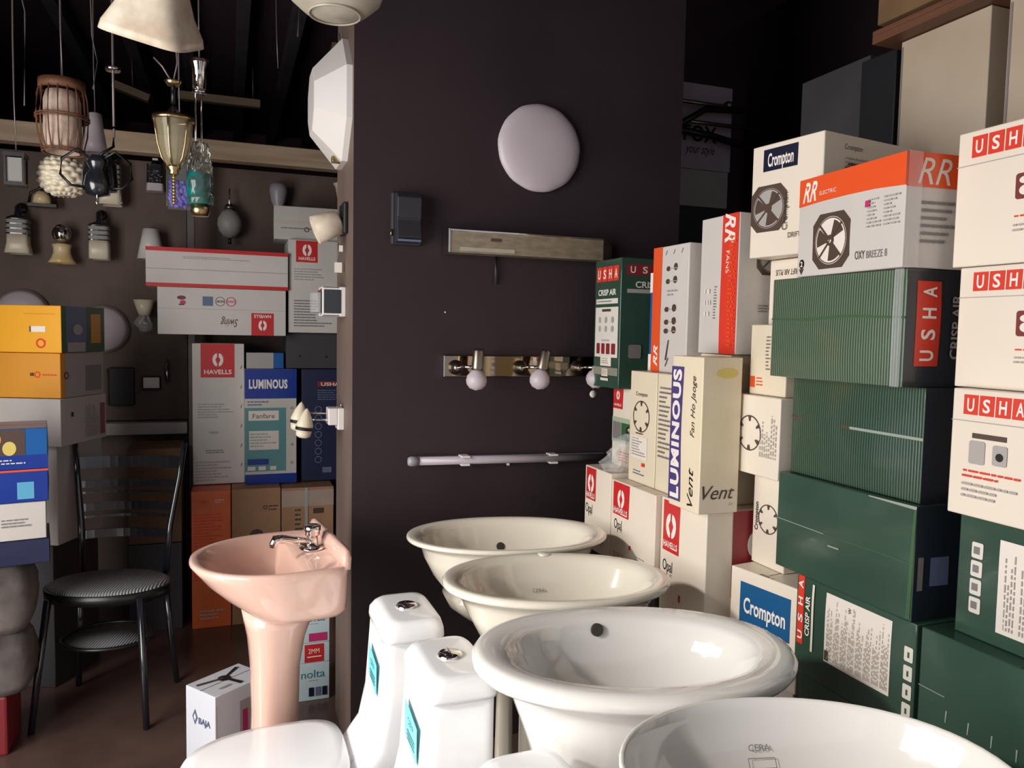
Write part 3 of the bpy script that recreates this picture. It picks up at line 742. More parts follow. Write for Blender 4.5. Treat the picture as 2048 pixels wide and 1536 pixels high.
b.prt('front_print', 'F', [('r', .34, .845, .9, .89, 'i_maroon'), ('t', 'USHA', .62, .866, .016, 'i_offwhite', 0, .09, 'b'), ('l', .34, .72, .9, .82, 5, 'i_bluegrey'), ('r', .45, .07, .65, .12, 'i_bluegrey')] + [('ring', .36, .64 - .075 * i, .013, .017, 'i_bluegrey') for i in range(7)])
b = Carton('small pale blue carton lying on the blue and teal one', (.082, 3.84), .17, .18, 1.188, .075, 'c_blue')
b.prt('white_side', 'F', [('r', 0, 0, .72, 1, 'i_ltgrey')])
b = Carton('orange carton printed with fine lines, lower left in the rear stack', (-.158, 3.72), .168, .30, 0.0, .636, 'c_orange', group=G_L)
b.prt('fine_print', 'F', [('l', .05, .35, .9, .84, 22, 'i_red'), ('t', 'DEE', .3, .92, .012, 'i_red', 0), ('l', .6, .91, .85, .94, 2, 'i_offwhite'), ('l', .2, .06, .85, .14, 3, 'i_ltgrey')])
b = Carton('brown carton with pedestal fan picture, between the orange and the strapped carton', (.014, 3.72), .216, .30, 0.0, .636, 'c_brown', group=G_L)
b.prt('fan_picture', 'F', [('e', .50, .66, .030, .026, 'i_brown'), ('r', .495, .45, .52, .64, 'i_brown'), ('ring', .68, .86, .006, .010, 'i_darkred'), ('l', .75, .83, .95, .88, 2, 'i_brown')])
b.prt('price_sticker', 'F', [('r', .70, .48, .99, .66, 'i_paper'), ('l', .75, .5, .95, .64, 4, 'i_ltgrey')])
b = Carton('brown carton wrapped in clear strap, right of the fan picture carton', (.234, 3.72), .24, .30, 0.0, .63, 'c_brown', group=G_L)
b.prt('fine_print', 'F', [('l', .25, .35, .42, .85, 14, 'i_brown'), ('r', .60, .80, .80, .84, 'i_brown')])
b.tape('F', .44, .50, vertical=True, m='i_ltgrey', part='strap')
b.tape('F', .86, .98, m='clear_film')

# rotated pile at the left edge of the picture
G_P = 'pile at the left edge of the picture'


def pile(label, nx, ny, w, d, z0, h, m, yaw=-23, **k):
    return Carton(label, (nx, ny), w, d, z0, h, m, yaw=yaw, left=True, group=G_P, **k)


b = pile('yellow carton with white hand slot, topmost of the pile at the left edge', -.568, 3.2, .34, .27, 1.275, .172, 'c_yellow')
b.prt('hand_slot', 'F', [('r', .66, .44, .83, .56, 'i_white'), ('r', .655, .44, .672, .56, 'i_brown')])
b.prt('emblem', 'F', [('ring', .775, .20, .012, .018, 'i_red'), ('r', .80, .23, .83, .26, 'i_red'), ('l', .6, .8, .95, .84, 1, 'c_amber')])
b.prt('side_picture', 'R', [('r', 0, 0, 1, 1, 'i_bluegrey'), ('r', .0, .0, .10, 1, 'i_green'), ('r', .57, .0, 1, 1, 'i_green'), ('r', .66, .2, .9, .85, 'c_amber'), ('e', .35, .5, .03, .02, 'i_ltgrey'), ('r', .12, .02, .52, .22, 'i_ltgrey')])
b = pile('orange-yellow carton with sideways red lettering, second in the pile at the left edge', -.575, 3.21, .33, .27, 1.108, .165, 'c_amber')
b.prt('lettering', 'F', [('ring', .74, .52, .007, .012, 'i_orange'), ('l', .8, .48, .97, .56, 1, 'i_orange'), ('r', .66, .49, .70, .56, 'i_brown')])
b.prt('side_panel', 'R', [('r', .10, 0, 1, 1, 'i_ltgrey'), ('r', .55, .1, .95, .7, 'i_grey'), ('ring', .12, .5, .008, .014, 'i_darkred')])
b = pile('grey-white carton with staples under the orange-yellow one', -.575, 3.2, .34, .29, .93, .176, 'c_grey')
b.prt('side_print', 'R', [('l', .5, .1, .8, .9, 9, 'i_grey', 1), ('r', .85, .1, .95, .8, 'i_maroon'), ('r', .2, .6, .25, .7, 'i_black')])
Carton('grey carton with torn side below the grey-white one, behind the chair', (-.60, 3.25), .34, .29, .55, .378, 'c_grey', yaw=-23, left=True)
Carton('dark grey carton at the bottom of the pile behind the chair', (-.62, 3.26), .34, .29, 0, .548, 'c_darkgrey', yaw=-23, left=True)
b = pile('bright blue carton with gold picture of a lit glass, at the left edge', -.537, 2.78, .30, .22, .925, .128, 'c_blue', yaw=11)
b.prt('gold_picture', 'F', [('r', .45, .35, .80, .98, 'i_brown'), ('e', .66, .52, .018, .022, 'i_yellow'), ('e', .55, .75, .012, .02, 'c_amber')])
b.prt('navy_band', 'F', [('r', 0, 0, 1, .34, 'i_royal'), ('l', .4, .12, .9, .27, 2, 'i_offwhite')])
b = pile('deep blue carton with small white data square, second of the blue pair', -.537, 2.78, .30, .22, .820, .103, 'i_royal', yaw=11)
b.prt('data_square', 'F', [('r', .72, .1, .87, .62, 'i_skyblue'), ('r', 0, .94, 1, 1, 'i_orange')])
b = pile('grey-white carton below the two blue ones at the left edge', -.545, 2.78, .30, .22, .700, .118, 'c_greywhite', yaw=11)
b.prt('fine_print', 'F', [('l', .6, .35, .9, .6, 3, 'i_grey')])
Carton('dark blue-grey carton under the grey-white one at the left edge', (-.537, 2.78), .30, .22, .62, .078, 'c_navy', yaw=11, left=True)
# dusty sacks
for k, (z, r, lb) in enumerate(((.40, .10, 'dusty grey-white sack, upper of two beneath the blue cartons'), (.20, .095, 'dusty grey-white sack, lower of two beneath the blue cartons'))):
    mb = MB(); rings = []; rd = random.Random(k + 8); h = .218 if k == 0 else .198
    for i in range(9):
        v = i / 8; q = (sin(pi * (.08 + .84 * v))) ** .35
        rings.append([(r * q * 1.15 * (1 + .07 * rd.uniform(-1, 1)) * (1 if abs(cos(a)) < .6 else 1.08) * cos(a), r * q * (1 + .07 * rd.uniform(-1, 1)) * sin(a), h * v) for a in [2 * pi * j / 22 for j in range(22)]])
    rings = [[(math.copysign(abs(x) ** .6 * r ** .4, x), math.copysign(abs(y) ** .6 * r ** .4, y), zz) for x, y, zz in q_] for q_ in rings]
    mb.loft(rings, 'dirty_white')
    tag(mb.build('sack', loc=(-.70, 2.84, z)), lb, 'sack')
o = MB().box(-.82, 2.78, 0, -.665, 2.96, .195, 'i_maroon').build('storage_crate', bevel=.008)
tag(o, 'dark red crate on the floor under the dusty sacks', 'crate')

# floor cartons near the pink basin
b = Carton('white carton with black ceiling fan picture on top, on the floor', (-.040, 2.343), .19, .14, .0, .30, 'c_baja', yaw=37)
b.prt('fan_picture', 'T', [('e', .50, .60, .020, .020, 'i_black'), ('q', [(.48, .62), (.52, .58), (.90, .80), (.86, .88)], 'i_black'), ('q', [(.50, .64), (.46, .58), (.06, .72), (.08, .80)], 'i_brown'), ('q', [(.47, .58), (.54, .58), (.60, .12), (.52, .10)], 'i_black'), ('r', .2, .2, .42, .26, 'i_ltgrey')])
b.prt('maker_mark', 'L', [('q', [(.25, .72), (.34, .80), (.43, .72), (.34, .64)], 'i_bluegrey'), ('q', [(.30, .72), (.34, .76), (.38, .72), (.34, .68)], 'i_white'), ('t', 'BAJA', .66, .70, .018, 'i_bluegrey', 0, .055, 'b')])
b.prt('side_panel', 'F', [('r', .45, .1, .98, .85, 'i_ltgrey'), ('r', .5, .5, .6, .75, 'i_pink'), ('r', .02, .05, .03, .9, 'i_ltgrey')])
for k, (z, h, lb) in enumerate(((.0, .142, 'small white carton with teal lettering, lowest of three right of the pink pedestal'),
                                (.143, .075, 'small white carton with red square, middle of three right of the pink pedestal'),
                                (.219, .135, 'small white carton with pink tab, top of three right of the pink pedestal'))):
    b = Carton(lb, (.20, 2.86), .152, .16, z, h, 'c_lightblue', group='small cartons right of the pink pedestal')
    if k == 1:
        b.prt('red_square', 'F', [('r', .40, .05, .86, .95, 'i_hred'), ('t', '2MM', .62, .62, .018, 'i_white', 0, .04), ('r', .46, .30, .80, .36, 'i_paper')])
    else:
        b.prt('lettering', 'F', [('t', 'nolta', .60, .72, .030, 'i_tealtext', 0, .085), ('l', .5, .52, .85, .57, 1, 'i_ltgrey')] +
              ([('r', .5, .05, .93, .28, 'i_pink')] if k == 2 else [('r', .5, .12, .62, .36, 'i_navy'), ('r', .66, .12, .78, .36, 'i_bluegrey'), ('r', .82, .12, .93, .36, 'i_navy')]))


# ================================================================== CERAMICS
def ell(a, b, z, n=56, p=2.0, cx=0, cy=0):
    out = []
    for k in range(n):
        t = 2 * pi * k / n; c, s = cos(t), sin(t)
        out.append((cx + a * math.copysign(abs(c) ** (2 / p), c), cy + b * math.copysign(abs(s) ** (2 / p), s), z))
    return out


def basin(label, loc, rz, a, b, rim_t, outer, inner, m, foot, overflow=True, mark=None, group='oval white washbasins', taphole=False):
    """outer: (z, fa, fb) below the rim edge; inner: (z, f) down to the drain; foot: pedestal rings (z, ra, rb)"""
    t = thing('washbasin', label, 'washbasin', loc, rz, group)
    mb = MB(); R = []
    for z, fa, fb in outer: R.append(ell(a * fa, b * fb, z, p=2.1))
    for k in range(6):   # rounded lip
        q = -pi / 2 + pi * k / 5
        R.append(ell(a - rim_t * .5 + rim_t * .5 * cos(q), b - rim_t * .5 + rim_t * .5 * cos(q), -rim_t * .5 + rim_t * .5 * sin(q), p=2.1))
    for z, f, g in inner: R.append(ell(a * f, b * g, z, p=2.1))
    mb.loft(R, m, cap0=True, cap1=True); mb.build('bowl', t)
    z0 = inner[-1][0]
    MB().lathe([(.026, 0), (.030, .003), (.022, .0045), (.018, .002), (.0, .001)], 'chrome', 24, c=(0, 0, z0 + .001)).build('drain', t)
    f = MB(); f.loft([ell(ra, rb, z, p=2.6) for z, ra, rb in foot], m); f.build('pedestal', t)
    # overflow hole on the far inner wall
    k0 = 1; z1, f1, g1 = inner[k0 + 1]; z2, f2, g2 = inner[k0 + 2]
    P1 = Vector((0, b * g1, z1)); P2 = Vector((0, b * g2, z2)); mid = P1.lerp(P2, .35)
    nrm = Vector((0, -(P1.z - P2.z), (P1.y - P2.y))).normalized()
    q = nrm.to_track_quat('Z', 'X').to_matrix().to_4x4()
    if overflow:
        xo = overflow if isinstance(overflow, float) else 0.0
        M = Matrix.Translation(mid + Vector((xo, -abs(xo) * .12, 0)) + nrm * .0015) @ q
        MB().lathe([(.0125, -.004), (.0125, .001), (.0105, .0012), (.0, .0006)], 'hole_dark', 20, M=M).build('overflow_hole', t)
    if mark:
        s, w, xo, box_, fr = mark
        mid = P1.lerp(P2, fr)
        d = (P1 - P2).normalized()
        vs, fs, ww = text_geo(s); mk = MB(); mk.recalc = False
        sc = w / ww

        def pt(x, y):   # follow the curve of the bowl
            xx = x + xo; yy = mid + d * y
            fall = 1 - sqrt(max(0, 1 - (xx / (a * f1)) ** 2))
            return tuple(yy + nrm * .0045 + Vector((xx, -fall * b * g1, 0)))
        mk.add([pt(x * sc, y * sc) for x, y in vs], fs, 'i_grey')
        if box_:
            bw, bh, by = box_
            for x0, y0, x1, y1 in ((-bw, by - bh, bw, by - bh + .0012), (-bw, by + bh, bw, by + bh + .0012), (-bw, by - bh, -bw + .0012, by + bh), (bw, by - bh, bw + .0012, by + bh)):
                mk.add([pt(x0, y0), pt(x1, y0), pt(x1, y1), pt(x0, y1)], [(0, 1, 2, 3)], 'i_grey')
        mk.build('maker_mark', t)
    if taphole:
        MB().lathe([(.018, 0), (.016, .004), (.010, .006), (.0, .0065)], m, 20, c=(0, b * .93, -.004)).build('tap_hole_plug', t)
    return t


IN1 = [(-.004, .87, .84), (-.02, .82, .79), (-.06, .76, .73), (-.11, .60, .58), (-.145, .38, .38), (-.155, .10, .14)]
OUT1 = [(-.245, .36, .42), (-.235, .42, .5), (-.20, .58, .66), (-.165, .64, .72), (-.16, .60, .68), (-.11, .74, .80), (-.06, .83, .87), (-.03, .86, .89), (-.020, .90, .90)]
basin('oval cream-white washbasin farthest back, with dark overflow hole and a stepped underside', (.737, 2.005, .82), radians(-11), .283, .190, .014, OUT1, IN1, 'ceramic_cream',
      [(-.82, .09, .09), (-.80, .09, .09), (-.77, .026, .026), (-.34, .022, .022), (-.27, .05, .05), (-.238, .10, .09)])
OUT2 = [(-.22, .34, .4), (-.20, .48, .54), (-.14, .66, .70), (-.08, .78, .82), (-.045, .84, .86), (-.030, .90, .90)]
basin('oval cream-white washbasin second from the back, with small grey maker mark', (.716, 1.612, .82), radians(-13), .266, .188, .020, OUT2, IN1, 'ceramic_cream',
      [(-.82, .12, .10), (-.80, .12, .10), (-.6, .08, .07), (-.3, .08, .07), (-.21, .10, .09)], overflow=False, mark=('CERA', .032, -.02, None, .4), taphole=True)
OUT3 = [(-.42, .44, .52), (-.30, .52, .58), (-.16, .66, .70), (-.08, .76, .80), (-.052, .80, .84), (-.042, .88, .90)]
IN3 = [(-.003, .86, .80), (-.008, .79, .73), (-.016, .75, .69), (-.045, .70, .65), (-.10, .58, .56), (-.14, .36, .36), (-.15, .10, .12)]
basin('large glossy white washbasin with thick round rim and overflow hole, third from the back', (.684, 1.190, .825), radians(-13), .293, .207, .036, OUT3, IN3, 'ceramic',
      [(-.825, .13, .11), (-.80, .13, .11), (-.6, .095, .085), (-.42, .12, .10), (-.34, .14, .12)], overflow=-.035)
OUT4 = [(-.17, .50, .52), (-.155, .60, .62), (-.11, .82, .84), (-.06, .94, .94), (-.03, .975, .975), (-.012, .99, .99)]
IN4 = [(-.003, .965, .96), (-.02, .95, .945), (-.06, .87, .86), (-.10, .72, .70), (-.135, .45, .45), (-.145, .10, .12)]
basin('thin-rimmed white vessel basin nearest the camera, bottom right, with grey maker mark', (.722, .765, .82), radians(-17), .262, .205, .010, OUT4, IN4, 'ceramic',
      [(-.82, .14, .12), (-.80, .14, .12), (-.6, .10, .09), (-.3, .11, .10), (-.165, .15, .12)], overflow=False, mark=('CERA', .034, -.015, (.021, .007, -.022), .15))


def toilet(label, y, ztop, x0=.30, lid=True, sticker=True):
    t = thing('toilet', label, 'toilet', (x0, y, 0), 0, 'one-piece white toilets facing left')
    zl = ztop - .048
    mb = MB()  # tank: narrow along x, wide along y, flaring into the foot
    R = []
    for z, xa, xb, yb, p in ((0, -.40, .13, .115, 3), (.02, -.41, .135, .12, 3), (.20, -.38, .135, .11, 3), (.30, -.28, .135, .115, 3.5), (.36, -.08, .137, .115, 5), (.42, -.030, .139, .113, 7), (.50, -.012, .139, .112, 8), (zl, 0, .139, .112, 8)):
        R.append(ell((xb - xa) / 2, yb, z, 48, p, cx=(xa + xb) / 2))
    mb.loft(R, 'ceramic_toilet'); mb.build('tank', t)
    mb = MB()
    R = [ell(.073, .115, zl + .003, 48, 8, cx=.070), ell(.074, .116, zl + .010, 48, 8, cx=.070), ell(.073, .115, zl + .026, 48, 7, cx=.070), ell(.066, .108, ztop - .008, 48, 6, cx=.073),
         ell(.058, .100, ztop - .001, 48, 5, cx=.074), ell(.045, .09, ztop, 48, 4.5, cx=.074)]
    mb.loft(R, 'ceramic_toilet'); mb.build('tank_lid', t)
    MB().lathe([(.0, ztop - .002), (.024, ztop - .002), (.026, ztop + .003), (.022, ztop + .007), (.0, ztop + .008)], 'chrome', 28, c=(.073, 0, 0)).box(.0725, -.020, ztop + .0075, .0735, .020, ztop + .0088, 'steel').build('flush_button', t)
    # bowl and closed seat

    def dshape(L0, L1, W, z, n=48, p=2.4):
        c = L0 + (L1 - L0) * .42; out = []
        for k in range(n):
            a = 2 * pi * k / n; cc, ss = cos(a), sin(a)
            if cc < 0: x = c + (c - L1) * cc if False else c + (c - L1) * cc
            else: x = c + (L0 - c) * abs(cc) ** .45
            out.append((x, W * math.copysign(abs(ss) ** (.8 if cc < 0 else .55), ss), z))
        return out
    mb = MB()
    mb.loft([dshape(-.05, -.32, .10, .02), dshape(-.05, -.35, .105, .18), dshape(-.06, -.41, .125, .28), dshape(-.07, -.43, .142, .345), dshape(-.07, -.43, .142, .358)], 'ceramic_toilet'); mb.build('bowl', t)
    mb = MB()
    mb.loft([dshape(-.072, -.43, .144, .360), dshape(-.068, -.437, .150, .368), dshape(-.068, -.437, .150, .388), dshape(-.073, -.430, .145, .396), dshape(-.10, -.40, .12, .401)], 'ceramic_toilet'); mb.build('seat_lid', t)
    for s in (-1, 1):
        MB().lathe([(.0, .375), (.012, .375), (.012, .384), (.006, .388), (.0, .388)], 'white_plastic', 16, c=(-.052, s * .05, 0)).build('hinge', t)
    if sticker:
        m = MB(); m.recalc = False; ys = -.02
        zc = ztop - .135
        m.add([(-.0125, ys - .055, zc - .045), (-.0125, ys - .055, zc + .03), (-.0115, ys + .055, zc + .045), (-.0115, ys + .055, zc - .03)], [(0, 1, 2, 3)], 'i_cyan')
        vs, fs, w = text_geo('CERA')
        m.add([(-.0132, ys - x * .05 / w, zc + .012 + yy * .05 / w) for x, yy in vs], fs, 'i_tealtext')
        for k in range(3): m.box(-.0133, ys - .035, zc - .012 - .008 * k, -.013, ys + .03, zc - .009 - .008 * k, 'i_tealtext')
        m.build('sticker', t)
    return t


toilet('white toilet farthest from the camera, closed seat behind and below the pink basin', 1.795, .715, x0=.330)
toilet('middle white toilet, with teal sticker and chrome button, left of the large washbasin', 1.478, .720, x0=.350)
toilet('white toilet nearest the camera, only its tank showing at the bottom edge', .995, .720, x0=.355)

# --- pink basin on its pedestal
t = thing('pedestal_washbasin', 'salmon pink pedestal washbasin with chrome pillar tap in front of the dark wall edge', 'washbasin', (.272, 2.13, 0), radians(187))


def dring(L, W, z, xb=0.0, n=60, cx=.14, dz=0.0):
    out = []
    for k in range(n):
        a = 2 * pi * k / n; c, s = cos(a), sin(a)
        if c >= 0: x = cx + (L - cx) * c; y = W * math.copysign(abs(s) ** .92, s)
        else: x = cx - (cx - xb) * abs(c) ** .32; y = W * math.copysign(abs(s) ** .30, s)
        out.append((x, y, z + dz * max(0, 1 - x / .10)))
    return out


mb = MB(); zt = .785
R = [dring(.20, .08, zt - .158, .06), dring(.225, .13, zt - .152, .03), dring(.24, .172, zt - .138, .004), dring(.255, .190, zt - .122, 0), dring(.292, .197, zt - .095), dring(.330, .204, zt - .060), dring(.356, .210, zt - .028), dring(.370, .213, zt - .010),
     dring(.368, .211, zt - .002), dring(.360, .204, zt), dring(.350, .196, zt - .001), dring(.345, .190, zt - .006, .085), dring(.335, .183, zt - .012, .10), dring(.325, .174, zt - .022, .11), dring(.30, .155, zt - .06, .12), dring(.26, .12, zt - .095, .135), dring(.20, .04, zt - .11, .15, cx=.17)]
mb.loft(R, 'ceramic_pink'); mb.build('bowl', t)
mb = MB()   # raised back ledge
mb.loft([ell(.014, .20, zt - .01, 40, 6, cx=.016), ell(.014, .20, zt + .018, 40, 6, cx=.014), ell(.010, .188, zt + .034, 40, 5, cx=.012), ell(.004, .17, zt + .038, 40, 4, cx=.012)], 'ceramic_pink'); mb.build('splash_ledge', t)
mb = MB()
R = []
for z, a, bb, cx in ((0, .082, .095, .165), (.03, .078, .09, .165), (.15, .066, .075, .158), (.35, .060, .068, .158), (.48, .063, .072, .158), (.56, .073, .084, .155), (.60, .084, .092, .152), (zt - .150, .094, .10, .148)):
    R.append(ell(a, bb, z, 40, 2.5, cx=cx))
mb.loft(R, 'ceramic_pink'); mb.build('pedestal', t)
f = MB()
f.lathe([(.0, 0), (.034, 0), (.034, .004), (.024, .008), (.016, .010), (.015, .034), (.019, .037), (.021, .040), (.021, .048), (.023, .050), (.023, .062), (.019, .065), (.0, .066)], 'chrome', 28, c=(.058, -.005, zt - .003))
f.build('tap_body', t)
MB().tube([(.07, 0, zt + .018), (.11, .008, zt + .027), (.145, .016, zt + .037), (.160, .020, zt + .038), (.165, .021, zt + .028), (.166, .021, zt + .018)], [.010, .011, .012, .012, .011, .009], 'chrome', 14).build('spout', t)
MB().lathe([(.0, 0), (.020, 0), (.022, .002), (.0, .003)], 'chrome', 20, c=(.18, 0, zt - .109)).build('drain', t)


# ================================================================== FIXTURES ON THE DARK WALL
YW = 2.4
mb = MB()   # round white plafond, slightly lumpy
R = []
for d, r in ((0, .138), (.008, .144), (.014, .145), (.020, .142), (.028, .130), (.034, .108), (.038, .075), (.040, .035)):
    R.append([(r * (1 + .003 * sin(7 * a) + .004 * sin(13 * a)) * cos(a), -d, .98 * r * (1 + .003 * sin(7 * a) + .004 * sin(13 * a)) * sin(a)) for a in [2 * pi * k / 56 for k in range(56)]])
mb.loft(R, 'opal')
t = thing('ceiling_lamp', 'round white frosted disc lamp mounted high on the dark wall', 'lamp', (.964, YW, 1.986))
mb.build('lamp_shade', t)
MB().lathe([(0, 0), (.125, 0), (.125, .004), (0, .004)], 'white_plastic', 40, M=Matrix.Rotation(pi / 2, 4, 'X')).build('base_plate', t)

t = thing('bulkhead_lamp', 'dark grey rectangular plastic fitting on the dark wall left of the round lamp', 'lamp', (.521, YW, 1.726))
MB().box(-.047, -.02, -.081, .047, 0, .081, 'plastic_grey').build('base_plate', t, bevel=.006)
mb = MB()
mb.loft([[(-.036, y, z), (.040, y, z), (.040, y2, z), (-.036, y2, z)] for y, y2, z in ((-.018, -.050, -.074), (-.018, -.062, -.060), (-.018, -.050, -.005), (-.018, -.056, .0), (-.018, -.062, .060), (-.018, -.048, .076))], 'plastic_grey', smooth=False)
mb.build('cover', t, bevel=.003)
MB().box(-.034, -.068, -.074, .036, -.06, -.068, 'i_bluegrey').build('rim', t)
MB().tube([(-.048, -.022, -.055), (-.046, -.022, -.035)], .003, 'steel').build('screw', t)

t = thing('channel_lamp', 'long brownish metal channel light with glossy edges on the dark wall', 'lamp', (.92, YW, 1.662))
MB().box(-.275, -.075, -.036, .255, -.012, .032, 'channel_metal').build('reflector', t, bevel=.002)
MB().box(-.276, -.078, .030, .256, -.010, .036, 'chrome').build('top_edge', t, bevel=.001)
MB().box(-.279, -.078, -.037, -.272, -.010, .037, 'chrome').build('end_cap', t, bevel=.001)
MB().loft([[(.255, -.075, -.036), (.255, -.012, -.036), (.255, -.012, .034), (.255, -.075, .034)], [(.31, -.03, -.034), (.31, -.012, -.034), (.31, -.012, .02), (.31, -.03, .02)]], 'channel_metal', smooth=False).build('end_cap', t)
MB().box(-.24, -.0765, -.030, -.06, -.0752, -.018, 'alabaster_grey').box(-.14, -.0765, .004, -.105, -.0752, .014, 'i_brown').build('sticker', t)
MB().box(-.2, -.012, -.02, .2, 0, .02, 'steel').build('wall_bracket', t)
MB().tube([(-.10, -.008, -.036), (-.10, -.012, -.08), (-.099, -.006, -.125)], .005, 'plastic_grey').build('cable', t)

t = thing('mirror_spotlight_bar', 'polished mirror strip with three swivel spotlights and white bulbs on the dark wall', 'lamp', (.872, YW, 1.270))
MB().box(-.222, -.018, -.033, .31, 0, .033, 'mirror_strip').box(-.226, -.020, -.034, -.221, 0, .034, 'chrome').build('mirror_strip', t, bevel=.001)
for i, (x, tilt) in enumerate(((-.186, -3), (.035, -12), (.245, -24))):
    M0 = Matrix.Translation((x, -.018, -.004)) @ Matrix.Rotation(pi / 2, 4, 'X')
    MB().lathe([(.024, 0), (.024, .006), (.021, .009), (.022, .012), (.018, .015), (.019, .018), (.014, .021), (.015, .024), (.008, .030), (.0, .032)], 'steel', 20, M=M0).build('ribbed_base', t)
    MB().tube([(x, -.045, -.002), (x + .02, -.075, .0), (x + .045, -.095, .0)], .0055, 'chrome').build('arm', t)
    M1 = Matrix.Translation((x + .048, -.10, .003)) @ Matrix.Rotation(radians(-tilt), 4, 'Y')
    h = MB().lathe([(.0, .056), (.014, .055), (.017, .048), (.018, -.004), (.018, -.012), (.0, -.012)], 'steel', 24, M=M1).build('spot_head', t)
    MB().lathe([(.016, -.012), (.020, -.018), (.030, -.030), (.033, -.045), (.030, -.058), (.020, -.070), (.0, -.076)], 'opal', 28, M=M1).build('bulb', h)
MB().box(.082, -.0195, .0, .094, -.0185, .030, 'i_paper').build('sticker', t)
MB().tube([(.268, -.10, -.06), (.266, -.10, -.075)], .001, 'wire').lathe([(.0, 0), (.012, 0), (.012, .001), (.0, .001)], 'i_paper', 16, M=Matrix.Translation((.266, -.10, -.088)) @ Matrix.Rotation(pi / 2, 4, 'X')).build('price_tag', t)

t = thing('tube_lamp', 'long slim white tube light with clear end cap low on the dark wall', 'lamp', (.874, YW, .962), rot=(0, radians(1.0), 0))
MB().box(-.31, -.016, -.012, .36, 0, .012, 'tube_grey').build('batten', t, bevel=.003)
M = Matrix.Rotation(pi / 2, 4, 'Y')
MB().lathe([(.0, -.315), (.013, -.315), (.013, .36), (.0, .36)], 'tube_grey', 24, M=Matrix.Translation((0, -.026, 0)) @ M).build('tube', t)
MB().lathe([(.0, -.343), (.012, -.341), (.016, -.333), (.016, -.310), (.0, -.310)], 'frosted', 24, M=Matrix.Translation((0, -.026, 0)) @ M).build('end_cap', t)
for x in (-.155, .155):
    MB().box(x - .014, -.042, .010, x + .014, -.002, .016, 'white_plastic').box(x - .014, -.042, -.016, x + .014, -.002, -.010, 'white_plastic').build('clip', t)
MB().box(-.003, -.02, -.022, .003, -.006, -.014, 'white_plastic').build('clip', t)
tag(MB().lathe([(0, 0), (.003, 0), (.002, .004), (0, .004)], 'i_paper', 10, M=Matrix.Translation((.655, YW, 1.442)) @ Matrix.Rotation(pi / 2, 4, 'X')).build('screw'), 'tiny pale screw alone on the dark wall above the spotlight bar', 'screw')

# ================================================================== LAMPS ON THE WALL EDGE (its narrow left face)
XE = .3612
t = thing('octagonal_wall_lamp', 'large white octagonal lamp on the narrow edge of the dark wall', 'lamp', (XE, 2.60, 2.105))


def octr(rz, ry, x):
    return [(x, ry * cos(pi / 8 + k * pi / 4) * 1.02, rz * sin(pi / 8 + k * pi / 4)) for k in range(8)]


MB().loft([octr(.205, .185, -.0), octr(.205, .185, -.018), octr(.105, .105, -.105), octr(.10, .10, -.107)], 'white_plastic', smooth=False).build('lamp_shade', t)
MB().box(-.045, -.03, .165, -.018, .01, .19, 'brass').build('clip', t, bevel=.002)
MB().box(-.045, -.05, -.19, -.018, -.02, -.17, 'brass').build('clip', t, bevel=.002)
MB().tube([(-.012, .02, .20), (-.014, .03, .24)], .0025, 'wire').build('hanging_wire', t)

t = thing('tulip_sconce', 'small white tulip glass lamp on the rear wall, cut off by the dark wall edge', 'lamp', (.57, 4.2, 2.03))
MB().lathe([(.012, 0), (.028, .02), (.036, .05), (.042, .085), (.054, .105), (.051, .106), (.038, .085), (.026, .03), (.0, .01)], 'opal_cream', 24, c=(0, -.075, .0)).build('lamp_shade', t)
MB().tube([(0, 0, -.03), (0, -.06, -.035), (0, -.075, 0)], .006, 'brass').build('arm', t)
MB().lathe([(0, 0), (.022, 0), (.022, .008), (0, .010)], 'brass', 18, M=Matrix.Translation((0, 0, -.03)) @ Matrix.Rotation(pi / 2, 4, 'X')).build('base_plate', t)

t = thing('drum_spotlight', 'cream mottled drum shade tilted down on a dark bracket on the wall edge', 'lamp', (XE, 2.55, 1.735))
MB().box(-.016, -.05, -.05, 0, .05, .05, 'black_matte').build('base_plate', t, bevel=.006)
MB().tube([(-.01, 0, 0), (-.04, 0, -.01)], .009, 'black_matte').build('arm', t)
M = Matrix.Translation((-.02, -.01, -.01)) @ Matrix.Rotation(radians(-112), 4, 'Y')
MB().lathe([(.0, .0), (.030, .0), (.038, .006), (.046, .085), (.044, .086), (.036, .012), (.0, .010)], 'alabaster', 28, M=M).build('lamp_shade', t)
MB().tube([(-.02, -.01, -.05), (-.02, -.012, -.085)], .001, 'wire').box(-.024, -.0125, -.105, -.012, -.0115, -.085, 'i_paper').build('price_tag', t)
o = MB().tube([(0, 0, 0), (-.001, 0, -.06)], .001, 'wire').box(-.012, -.001, -.095, .012, .001, -.062, 'i_paper').build('price_tag', loc=(XE - .022, 2.57, 1.66))
tag(o, 'small cream price tag hanging on a thread below the drum shade', 'tag')

t = thing('square_sconce', 'square lamp with black glass face in white frame on the wall edge', 'lamp', (XE, 2.60, 1.47))
MB().box(-.020, -.055, -.048, 0, .055, .048, 'white_plastic').build('base_plate', t, bevel=.003)
mb = MB().box(-.075, -.052, -.048, -.020, -.046, .048, 'white_plastic').box(-.075, .046, -.048, -.020, .052, .048, 'white_plastic')
mb.box(-.075, -.052, .042, -.020, .052, .048, 'white_plastic').box(-.075, -.052, -.048, -.020, .052, -.042, 'white_plastic'); mb.build('frame', t, bevel=.002)
MB().box(-.070, -.0565, -.038, -.016, -.0525, .038, 'black_gloss').box(-.079, -.040, -.038, -.076, .040, .038, 'black_gloss').build('glass_face', t)
MB().box(-.105, -.03, -.035, -.079, .03, .028, 'clear_film').build('plastic_wrap', t)

